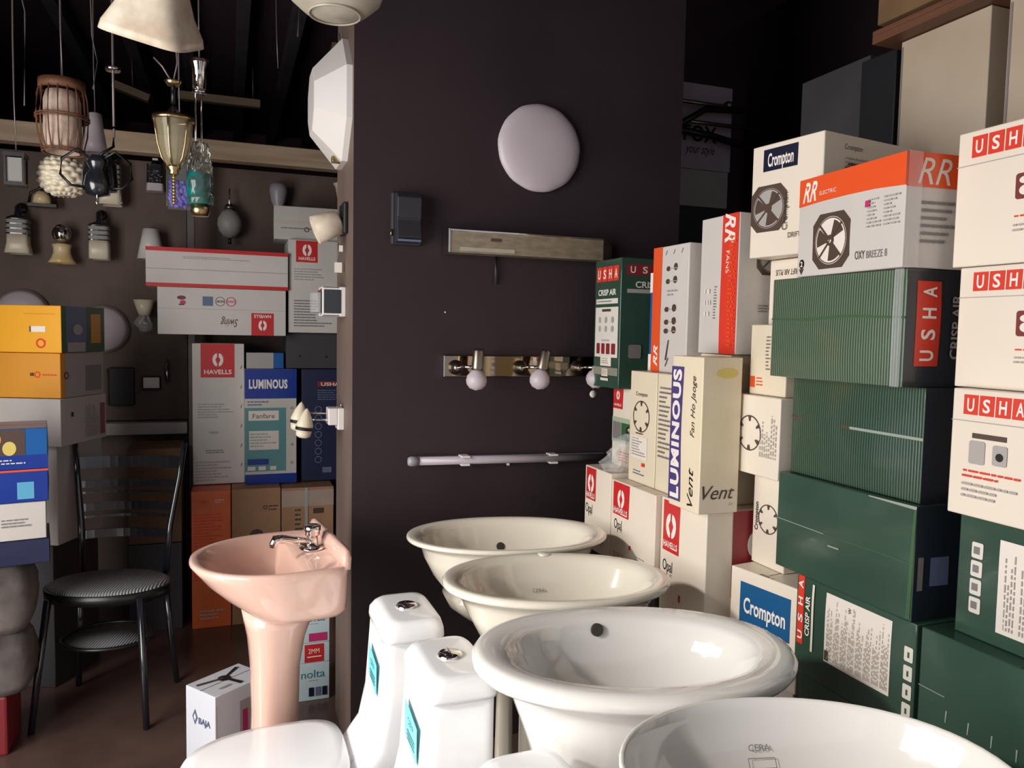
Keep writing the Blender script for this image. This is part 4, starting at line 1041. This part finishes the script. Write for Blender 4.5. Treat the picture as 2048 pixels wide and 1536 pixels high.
t = thing('twin_spotlight', 'white twin spotlight with two pointed black-banded heads on the wall edge', 'lamp', (XE, 2.60, 1.085))
MB().box(-.022, -.035, -.036, 0, .035, .036, 'white_plastic').box(-.052, -.034, -.020, -.022, .034, .036, 'white_plastic').build('housing', t, bevel=.003)
for k, (dy, dz, dx) in enumerate(((-.025, -.012, -.118), (.035, .004, -.130))):
    a = MB().tube([(-.045, dy, .008 + dz), (dx, dy, dz + .012)], .0035, 'chrome').build('arm', t)
    M = Matrix.Translation((dx - .008, dy, dz)) @ Matrix.Rotation(radians(8), 4, 'Y')
    h = MB().lathe([(.0, .050), (.006, .044), (.018, .022), (.027, -.004), (.0275, -.012), (.0, -.012)], 'opal_cream', 24, M=M).build('spot_head', t)
    MB().lathe([(.0, -.012), (.0282, -.012), (.0282, -.022), (.0, -.022)], 'black_matte', 24, M=M).build('black_band', h)
    MB().lathe([(.0, -.022), (.026, -.022), (.023, -.042), (.014, -.048), (.0, -.049)], 'opal_cream', 24, M=M).build('spot_rim', h)
MB().tube([(-.008, 0, .036), (-.006, 0, .050)], .003, 'chrome').build('screw', t)


# ================================================================== WALL LAMPS OF THE LEFT ROOM
def back_fit(t, z, m='black_iron', r=.024, reach=.075, drop=0.0):
    MB().lathe([(0, 0), (r, 0), (r, .008), (r * .7, .014), (0, .015)], m, 20, M=Matrix.Translation((0, 0, z)) @ Matrix.Rotation(pi / 2, 4, 'X')).build('wall_plate', t)
    MB().tube([(0, -.01, z), (0, -reach * .6, z + .012), (0, -reach, z), (0, -reach, z - drop)], .006, m).build('arm', t)


def sq(a, z, p=5, n=32, cy=-.075):
    return [(x, y + cy, z_) for x, y, z_ in ell(a, a, z, n, p)]


def banded(label, x, z, s=1.0, square=True, flare=1.15, bands=3, arm_top=.115):
    """square-ish opal shade with black bands under a black cap, hanging from a bracket"""
    t = thing('wall_lamp', label, 'lamp', (x, 4.2, z), 0, 'black banded wall lamps')
    back_fit(t, arm_top * s, drop=.03)
    p = 5 if square else 2
    MB().loft([sq(.012 * s, .115 * s, 2), sq(.016 * s, .075 * s, 2), sq(.042 * s, .060 * s, p), sq(.045 * s, .050 * s, p)], 'black_gloss').build('cap', t)
    m = MB(); zz = .050 * s
    for k in range(bands):
        m.loft([sq(.044 * s, zz, p), sq(.044 * s, zz - .016 * s, p)], 'frosted_grey', smooth=False); m.loft([sq(.0455 * s, zz - .016 * s, p), sq(.0455 * s, zz - .022 * s, p)], 'black_gloss', smooth=False); zz -= .022 * s
    m.build('banded_collar', t)
    MB().loft([sq(.043 * s, zz, p), sq(.044 * s, zz - .04 * s, p), sq(.043 * s * flare, zz - .085 * s, p), sq(.040 * s * flare, zz - .086 * s, p), sq(.03 * s, zz - .02 * s, p)], 'opal_cream').build('lamp_shade', t)
    return t


banded('black and cream wall lamp with square flared shade, lower left row beside the yellow cartons', -.895, 1.80, flare=1.22)
banded('black and white wall lamp with straight square shade, right of the chrome ball lamp', -.565, 1.79, flare=1.02)
banded('black and white square lamp high on the wall behind the glass chandelier', -.515, 2.075, s=1.05, flare=1.08, bands=4)
t = thing('wall_lamp', 'dark patterned square wall lamp with white lower edge, left of the purple crystals', 'lamp', (-.322, 4.2, 2.075))
back_fit(t, .09, drop=.02)
MB().loft([sq(.036, .075), sq(.038, -.015)], 'black_gloss', smooth=False).build('patterned_shade', t)
mb = MB(); rd = random.Random(3)
for i in range(26):
    x, z = rd.uniform(-.030, .028), rd.uniform(-.01, .045); mb.box(x, -.1145, z, x + .005, -.113, z + .003, 'frosted_grey')
mb.build('silver_pattern', t)
MB().loft([sq(.037, -.015), sq(.039, -.050), sq(.030, -.052)], 'opal', smooth=False).build('lower_edge', t)
MB().box(-.012, -.078, .098, .012, -.076, .108, 'i_paper').build('price_tag', t)
t = thing('wall_lamp', 'wall lamp with chrome ball over a flared amber glass shade', 'lamp', (-.722, 4.2, 1.755))
back_fit(t, .04, 'chrome')
MB().lathe([(.0, .085), (.020, .080), (.036, .062), (.041, .040), (.036, .018), (.020, .002), (.012, 0), (.0, 0)], 'chrome', 28, c=(0, -.075, .005)).build('chrome_ball', t)
MB().lathe([(.016, .0), (.042, -.006), (.036, -.025), (.036, -.045), (.046, -.070), (.060, -.092), (.057, -.092), (.03, -.045), (.0, -.01)], 'amber_glass', 32, c=(0, -.075, .0)).build('lamp_shade', t)
t = thing('wall_lamp', 'white cone shade wall lamp half hidden behind the long flat cartons', 'lamp', (-.345, 4.2, 1.76))
back_fit(t, .07, 'steel')
MB().lathe([(.035, .085), (.062, -.06), (.060, -.06), (.034, .083), (.0, .08)], 'white_plastic', 28, c=(0, -.075, 0)).build('lamp_shade', t)
t = thing('wall_lamp', 'white cup uplight with crumpled clear wrap underneath, left of the flat cartons', 'lamp', (-.378, 4.2, 1.43))
back_fit(t, -.03, 'steel')
MB().lathe([(.0, -.002), (.024, .0), (.032, .022), (.048, .075), (.046, .075), (.03, .024), (.0, .01)], 'opal_cream', 28, c=(0, -.075, 0)).build('lamp_shade', t)
mb = MB(); rd = random.Random(9)
mb.loft([[((r * (1 + rd.uniform(-.3, .3))) * cos(a), -.075 + r * (1 + rd.uniform(-.3, .3)) * sin(a), z) for a in [2 * pi * k / 14 for k in range(14)]] for z, r in ((-.002, .022), (-.02, .03), (-.04, .038), (-.06, .034), (-.078, .02))], 'clear_film', smooth=False)
mb.build('plastic_wrap', t)
for x, z, lb in ((-.90, 1.425, 'round white disc lamp peeking above the yellow carton, left one'), (-.565, 1.36, 'round white disc lamp half behind the yellow carton, right one')):
    t = thing('wall_lamp', lb, 'lamp', (x, 4.2, z), 0, 'disc lamps behind the yellow carton')
    MB().lathe([(0, 0), (.085, 0), (.105, .012), (.110, .028), (.095, .048), (.05, .062), (0, .066)], 'opal', 36, M=Matrix.Rotation(pi / 2, 4, 'X')).build('lamp_shade', t)
    MB().lathe([(0, 0), (.113, 0), (.115, .014), (.108, .02), (0, .02)], 'frosted_grey', 36, M=Matrix.Rotation(pi / 2, 4, 'X')).build('rim', t)
t = thing('wall_lamp', 'flat black wall lamp with thin chrome side rail, left of the small chrome lamp', 'lamp', (-.53, 4.2, 1.09))
MB().box(-.012, -.05, -.10, .10, 0, .085, 'black_matte').build('housing', t, bevel=.004)
MB().box(-.018, -.056, -.095, -.010, -.040, .080, 'chrome').build('chrome_rail', t)
t = thing('wall_lamp', 'small box wall lamp with polished chrome face', 'lamp', (-.352, 4.2, 1.10))
MB().box(-.04, -.05, -.035, .04, 0, .03, 'black_matte').build('housing', t, bevel=.003)
MB().box(-.036, -.056, -.024, .036, -.050, .028, 'white_plastic').build('chrome_face', t, bevel=.002)
t = thing('wall_lamp', 'slim curved chrome wall lamp beside the grey post', 'lamp', (-.280, 4.2, 1.15))
MB().box(-.010, -.012, -.05, .010, 0, .05, 'black_matte').build('wall_plate', t)
MB().tube([(0, -.015, .065), (-.003, -.035, .03), (-.004, -.042, 0), (-.003, -.038, -.03), (0, -.02, -.06)], [.004, .008, .009, .008, .003], 'chrome', 12).build('curved_shade', t)

t = thing('wall_lamp', 'grey frosted egg-shaped lamp on a dark bracket above the flat cartons', 'lamp', (.012, 4.2, 1.93))
back_fit(t, .05, 'black_iron', reach=.075)
MB().lathe([(.0, .055), (.020, .052), (.022, .040), (.012, .036), (.0, .036)], 'steel', 24, c=(0, -.075, 0)).build('cap', t)
MB().lathe([(.012, .036), (.036, .022), (.055, -.012), (.058, -.04), (.050, -.072), (.030, -.098), (.0, -.106)], 'frosted_grey', 32, c=(0, -.075, 0)).build('lamp_shade', t)
MB().tube([(0, -.075, -.106), (0, -.075, -.135)], .008, 'black_iron').tube([(.0, -.075, .05), (.0, -.06, .10), (0, -.055, .14)], .004, 'chrome').build('finial', t)
t = thing('wall_lamp', 'clear frosted glass tumbler-shaped wall lamp above the beige carton', 'lamp', (.245, 4.2, 2.02))
back_fit(t, -.07, 'steel')
MB().lathe([(.018, -.06), (.022, -.03), (.036, .005), (.044, .05), (.042, .085), (.040, .085), (.034, .01), (.02, -.03), (.0, -.05)], 'frosted', 28, c=(0, -.075, 0)).build('lamp_shade', t)

# ================================================================== HANGING LAMPS, LEFT
# (each hangs from the ceiling by its own cord)


def cord(t, x, y, z0, z1=3.3, r=.003, m='wire', wob=.006):
    n = 7
    MB().tube([(x + wob * sin(3.1 * k), y + wob * cos(2.3 * k), z0 + (z1 - z0) * k / n) for k in range(n + 1)], r, m, 6).build('cord', t)


t = thing('rattan_pendant_lamp', 'brown rattan cage pendant lamp with cream fabric inside, upper left', 'lamp', (-.516, 3.0, 1.955))
cord(t, 0, 0, .24, 3.3 - 1.955, .0035)
MB().lathe([(.062, .232), (.070, .235), (.070, .205), (.060, .205)], 'rattan', 30, cap0=False, cap1=False).lathe([(.0, .225), (.066, .225), (.066, .222), (.0, .222)], 'rattan', 24).build('top_ring', t)
mb = MB()
for k in range(16):
    a = 2 * pi * k / 16
    mb.tube([(r * cos(a), r * sin(a), z) for r, z in ((.064, .225), (.074, .18), (.078, .12), (.074, .06), (.060, .0))], .0026, 'rattan', 6)
mb.build('cage', t)
for z, r in ((.11, .0795), (.118, .0795), (.0, .062), (.008, .063)):
    MB().tube([(r * cos(2 * pi * k / 30), r * sin(2 * pi * k / 30), z) for k in range(31)], .003, 'rattan', 6).build('hoop', t)
MB().lathe([(.048, .20), (.056, .17), (.058, .02), (.050, .0), (.048, .0), (.052, .15), (.0, .195)], 'fabric_cream', 28).build('inner_shade', t)

t = thing('globe_lamp', 'cream globe lamp with knobbly petal texture, hanging just below the rattan lamp', 'lamp', (-.540, 3.14, 1.90))
n, nm = 96, 56; R = []
for i in range(nm + 1):
    th = .16 + (pi - .40) * i / nm; row = int(11 * th / pi * .999)
    rb = abs(sin(11 * th)); R.append([])
    for k in range(n):
        a = 2 * pi * k / n; rr = .078 * (1 + .13 * (rb * abs(sin(7 * a + (row % 2) * pi / 2))) ** .8)
        R[-1].append((rr * sin(th) * cos(a), rr * sin(th) * sin(a), .86 * rr * cos(th)))
MB().loft(R, 'opal_cream').build('lamp_shade', t)
MB().lathe([(.0, .085), (.014, .084), (.016, .066), (.0, .064)], 'black_iron', 16).build('cap', t)
cord(t, 0, 0, .08, 1.40, .0025)

t = thing('glass_pendant_lamp', 'small white bell glass pendant behind the rattan lamp', 'lamp', (-.462, 3.3, 2.02))
MB().lathe([(.012, .15), (.024, .145), (.030, .09), (.038, .04), (.044, .0), (.042, .0), (.028, .09), (.0, .14)], 'opal', 24).build('lamp_shade', t)
cord(t, 0, 0, .145, 1.28, .0025)

t = thing('chandelier', 'dark iron chandelier with curled arms and dark glass cups, left of centre', 'lamp', (-.40, 2.9, 1.80))
MB().tube([(.05, 0, .20), (.05, 0, .42), (.05, 0, 1.5)], .004, 'wire').build('cord', t)
MB().lathe([(.0, .415), (.022, .415), (.026, .425), (.0, .430)], 'chrome', 20, c=(.05, 0, 0)).build('ceiling_cup', t)
MB().tube([(.05, 0, .235), (.048, 0, .17), (.02, 0, .15), (0, 0, .13)], .005, 'black_iron').build('stem', t)
MB().lathe([(.0, .14), (.028, .135), (.032, .11), (.022, .09), (.036, .07), (.042, .04), (.036, .01), (.0, 0)], 'black_gloss', 24).build('centre_cup', t)
for s in (-1, 1):
    MB().tube([(s * .008, -.01, .115), (s * .055, -.02, .150), (s * .10, -.02, .115), (s * .105, -.02, .065), (s * .075, -.02, .032), (s * .035, -.01, .030)], .0045, 'black_iron', 8).build('arm', t)
MB().tube([(0, -.02, .02), (.0, -.02, -.012)], .003, 'chrome').lathe([(0, -.012), (.007, -.018), (0, -.026)], 'chrome', 12, c=(0, -.02, 0)).build('finial', t)
for k, (x, y) in enumerate(((-.05, .03), (.05, .03))):
    MB().lathe([(.010, .10), (.026, .09), (.03, .02), (.028, .0), (.0, .0)], 'black_gloss', 18, c=(x * .5, y + .02, .03)).build('glass_cup', t)
MB().tube([(.068, -.02, .03), (.07, -.022, -.012)], .001, 'wire').lathe([(0, -.02), (.009, -.014), (0, -.010)], 'clear_glass', 12, c=(.07, -.022, 0)).build('crystal_drop', t)

t = thing('lantern_lamp', 'brass and amber glass lantern cup with twisted finial hanging on two wires', 'lamp', (-.157, 2.7, 1.88))
MB().lathe([(.058, .155), (.062, .158), (.062, .146), (.056, .144)], 'brass', 32, cap0=False, cap1=False).build('top_ring', t)
MB().lathe([(.056, .148), (.050, .11), (.045, .07), (.034, .03), (.018, .005), (.016, .005), (.031, .03), (.042, .07), (.047, .11), (.053, .148)], 'thin_amber', 28, cap0=False, cap1=False).build('glass_cup', t)
for k in range(6):
    a = 2 * pi * k / 6 + .3
    MB().tube([(r * cos(a), r * sin(a), z) for r, z in ((.060, .15), (.053, .11), (.047, .07), (.036, .03), (.018, .004))], .0028, 'brass', 6).build('rib', t)
MB().lathe([(.0, .012), (.020, .008), (.022, 0), (.014, -.010), (.016, -.018), (.008, -.024), (.0, -.024)], 'brass', 20).build('bottom_cup', t)
f = MB()
for k in range(9):
    f.lathe([(.004, 0), (.0075, -.005), (.004, -.010)], 'brass', 10, c=(0, 0, -.024 - .010 * k))
f.build('twisted_finial', t)
MB().lathe([(.0, .255), (.018, .255), (.026, .268), (.024, .270), (.0, .262)], 'brass', 20).lathe([(.0, .20), (.030, .16), (.036, .148), (.0, .15)], 'black_iron', 18).tube([(0, 0, .20), (0, 0, .258)], .007, 'black_iron').build('hanger', t)
MB().tube([(0, 0, .26), (.012, .01, .33), (.004, .0, .45), (.010, .0, 1.42)], .003, 'wire', 6).tube([(0, 0, .26), (-.03, 0, .31), (-.055, 0, .335)], .003, 'wire', 6).build('cord', t)

t = thing('crystal_pendant_lamp', 'square clear pendant filled with purple crystals, between lantern and teal cylinder', 'lamp', (-.147, 2.84, 1.775))
MB().box(-.040, -.040, 0, .040, .040, .26, 'thin_glass').build('glass_box', t, bevel=.002)
mb = MB(); rd = random.Random(5)
for i in range(110):
    x, y, z, s = rd.uniform(-.028, .028), rd.uniform(-.028, .028), rd.uniform(.010, .085), rd.uniform(.007, .011)
    mb.add([(x + s, y, z), (x - s, y, z), (x, y + s, z), (x, y - s, z), (x, y, z + s), (x, y, z - s)], [(0, 2, 4), (2, 1, 4), (1, 3, 4), (3, 0, 4), (2, 0, 5), (1, 2, 5), (3, 1, 5), (0, 3, 5)], 'purple_glass')
o = mb.build('crystals', t); o['kind'] = 'stuff'
cord(t, 0, 0, .26, 1.52, .003)

t = thing('cylinder_pendant_lamp', 'teal glass cylinder pendant with cracked ice shell and gold base', 'lamp', (-.082, 2.75, 1.778))
MB().lathe([(.026, .0), (.033, .004), (.033, .10), (.026, .103), (.0, .103)], 'teal_glass', 28, c=(-.008, -.002, 0)).build('teal_core', t)
mb = MB(); rd = random.Random(2); R = []
for i in range(12):
    z = .20 * i / 11; rr = .040 - .016 * max(0, (i - 5) / 6) ** 1.5 + .002 * sin(i * 2.1)
    R.append([((rr + rd.uniform(-.003, .003)) * cos(2 * pi * k / 20), (rr + rd.uniform(-.004, .004)) * sin(2 * pi * k / 20), z) for k in range(20)])
mb.loft(R, 'clear_glass', smooth=False, cap0=False, cap1=False); mb.build('ice_shell', t)
MB().lathe([(.0, -.036), (.026, -.036), (.030, -.020), (.030, 0), (.0, 0)], 'brass', 28).build('gold_base', t)
MB().tube([(-.012, 0, .05), (-.012, 0, .46)], .0035, 'chrome').tube([(.006, 0, .05), (.006, 0, .36)], .0035, 'chrome').build('chrome_rod', t)
MB().lathe([(0, .355), (.022, .355), (.024, .362), (.012, .368), (0, .368)], 'chrome', 24).lathe([(.0, .37), (.020, .37), (.022, .43), (.030, .45), (.030, .462), (.0, .462)], 'chrome', 24).build('ceiling_canopy', t)
cord(t, 0, 0, .46, 1.52, .003)

t = thing('bell_pendant_lamp', 'large cream alabaster bell shade tilted at the top of the picture, left', 'lamp', (-.150, 2.1, 2.245), rot=(radians(24), radians(15), radians(-14)))
MB().loft([ell(q, q, z, 56, p) for q, z, p in ((.020, .10, 2), (.040, .09, 2), (.055, .03, 2.3), (.064, -.04, 3), (.080, -.10, 4), (.100, -.145, 5), (.104, -.165, 5), (.100, -.166, 5), (.076, -.105, 4), (.058, -.04, 3), (.02, .08, 2))], 'alabaster').build('lamp_shade', t)
MB().lathe([(.0, .14), (.018, .135), (.030, .105), (.0, .095)], 'brass', 24).build('cap', t)
MB().tube([(0, 0, .13), (.0, 0, .5), (.10, -.07, 1.0)], .004, 'brass').build('rod', t)

t = thing('dish_pendant_lamp', 'cream alabaster dish lamp cut by the top edge above the octagonal lamp', 'lamp', (.228, 1.80, 2.075), rz=0)
MB().lathe([(.0, .000), (.036, .001), (.070, .012), (.100, .038), (.113, .070), (.115, .080), (.110, .080), (.094, .042), (.06, .016), (.0, .006)], 'alabaster_grey', 48).build('lamp_shade', t)
MB().tube([(.056 * cos(2 * pi * k / 36), .056 * sin(2 * pi * k / 36), .0045) for k in range(37)], .0025, 'alabaster_grey', 6).build('relief_ring', t)
for k in range(3):
    a = 2 * pi * k / 3 + .5
    MB().tube([(.11 * cos(a), .11 * sin(a), .078), (.0, .0, .45)], .002, 'brass', 6).build('chain', t)
MB().tube([(0, 0, .45), (0, 0, 1.2)], .003, 'brass', 6).build('rod', t)

# small dark things at the left edge, beyond the rattan lamp
t = thing('lantern_cluster', 'black lantern lamp with small panes hanging at the left edge of the picture', 'lamp', (-.665, 3.05, 1.84))
MB().box(-.028, -.028, 0, .028, .028, .012, 'black_iron').box(-.032, -.032, .095, .032, .032, .108, 'black_iron').build('frame', t)
for sx in (-1, 1):
    for sy in (-1, 1):
        MB().box(sx * .026 - .003, sy * .026 - .003, 0, sx * .026 + .003, sy * .026 + .003, .10, 'black_iron').build('corner_bar', t)
MB().box(-.022, -.022, .012, .022, .022, .092, 'frosted_grey').build('lamp_shade', t)
cord(t, 0, 0, .105, 1.46, .003)
t = thing('scroll_wall_lamp', 'dark scroll bracket lamp with amber cup at the left edge beside the knobbly globe', 'lamp', (-.80, 4.2, 1.98))
back_fit(t, .04, 'black_iron')
MB().tube([(-.055, -.06, -.045), (-.045, -.07, .0), (0, -.075, .025), (.045, -.07, .0), (.055, -.06, -.045)], .006, 'black_iron').box(-.055, -.085, -.062, .06, -.04, -.048, 'black_iron').build('scroll', t)
MB().lathe([(.0, -.048), (.038, -.046), (.035, -.015), (.018, .008), (0, .01)], 'amber_glass', 24, c=(0, -.07, 0)).build('lamp_shade', t)

# loose wires with clips under the ceiling
for k, (pts, lb) in enumerate((([(-.62, 2.8, 3.3), (-.60, 2.8, 2.45), (-.575, 2.79, 2.33), (-.585, 2.8, 2.05)], 'thin grey wire looping down above the knobbly globe lamp'),
                               ([(-.43, 2.9, 3.3), (-.41, 2.9, 2.32), (-.395, 2.9, 2.24), (-.41, 2.9, 2.15)], 'loose cable end with small white plug right of the rattan cord'),
                               ([(.175, 3.3, 3.3), (.19, 3.3, 2.55), (.195, 3.3, 2.42)], 'thin pale wire hanging straight beside the dark rafters'),
                               ([(.225, 2.5, 3.3), (.215, 2.5, 2.45), (.205, 2.5, 2.27)], 'thin pale wire hanging from the dish lamp side'))):
    o = MB().tube(pts, .0022, 'wire', 6).build('wire')
    tag(o, lb, 'wire', 'loose wires under the ceiling')
t = thing('batten_lamp', 'pale straight batten lamp hanging far back under the dark loft ceiling', 'lamp', (-.02, 6.0, 2.97))
MB().box(-.30, -.03, 0, .25, .03, .055, 'beam_wood').build('batten', t, bevel=.004)
for x in (-.2, .2): MB().tube([(x, 0, .05), (x, 0, .33)], .004, 'wire').build('hanger', t)
t = thing('batten_lamp', 'short pale folded board hanging left of the batten lamp in the loft', 'lamp', (-.62, 6.0, 2.96), rot=(0, radians(18), 0))
MB().box(-.12, -.04, 0, .12, .04, .05, 'beam_wood').build('batten', t, bevel=.004)
MB().tube([(0, 0, .05), (-.1, 0, .34)], .004, 'wire').build('hanger', t)

# ================================================================== CHAIR
t = thing('chair', 'black metal chair with ladder back and round woven grey seat', 'chair', (-.405, 3.05, 0), radians(-13))
MB().lathe([(.0, .438), (.195, .438), (.205, .445), (.205, .456), (.190, .464), (.0, .466)], 'woven', 44, sy=.70).build('seat', t)
MB().lathe([(.198, .415), (.212, .415), (.214, .450), (.207, .452), (.198, .45)], 'black_iron', 44, sy=.70, cap0=False, cap1=False).build('seat_rim', t)
legs = [[(-.15, .13, .44), (-.165, .15, .2), (-.18, .17, 0)], [(.15, .13, .44), (.165, .15, .2), (.18, .17, 0)], [(-.15, -.13, .44), (-.17, -.165, .2), (-.185, -.19, 0)], [(.15, -.13, .44), (.17, -.165, .2), (.185, -.19, 0)]]
for l in legs: MB().tube(l, [.013, .012, .011], 'black_gloss', 10).build('leg', t)
MB().tube([(.155 * cos(2 * pi * k / 32), .135 * sin(2 * pi * k / 32), .26) for k in range(33)], .007, 'black_iron', 8).build('stretcher_ring', t)
MB().lathe([(.0, .252), (.145, .252), (.150, .258), (.0, .262)], 'woven', 36, sy=.85).build('lower_shelf', t)
for s in (-1, 1):
    MB().tube([(s * .150, .15, .44), (s * .160, .17, .62), (s * .185, .205, .80), (s * .200, .225, .93)], [.013, .013, .012, .010], 'black_gloss', 12).build('back_post', t)
for k, (z, hh) in enumerate(((.875, .045), (.785, .026), (.745, .010), (.70, .030), (.655, .010), (.60, .032))):
    w = .155 + (z - .44) * .09; y = .14 + (z - .44) * .17
    n = 14; vs = []; fs = []
    for i in range(n + 1):
        u = -1 + 2 * i / n; yy = y + .045 * (1 - u * u)
        vs += [(w * u, yy, z - hh), (w * u, yy, z), (w * u, yy + .010, z), (w * u, yy + .010, z - hh)]
    for i in range(n):
        for j in range(4): fs.append((4 * i + j, 4 * i + (j + 1) % 4, 4 * i + 4 + (j + 1) % 4, 4 * i + 4 + j))
    fs += [(0, 1, 2, 3), (4 * n, 4 * n + 1, 4 * n + 2, 4 * n + 3)]
    MB().add(vs, fs, 'black_gloss').build('back_slat', t)
# dim cartons on the floor behind the chair
Carton('dim brown-grey carton on the floor behind the chair legs', (-.42, 3.75), .22, .28, 0, .40, 'c_darkgrey')
Carton('dim dark carton on a low pile under the white wall ledge', (-.42, 3.76), .22, .27, .401, .43, 'c_brown_dark')
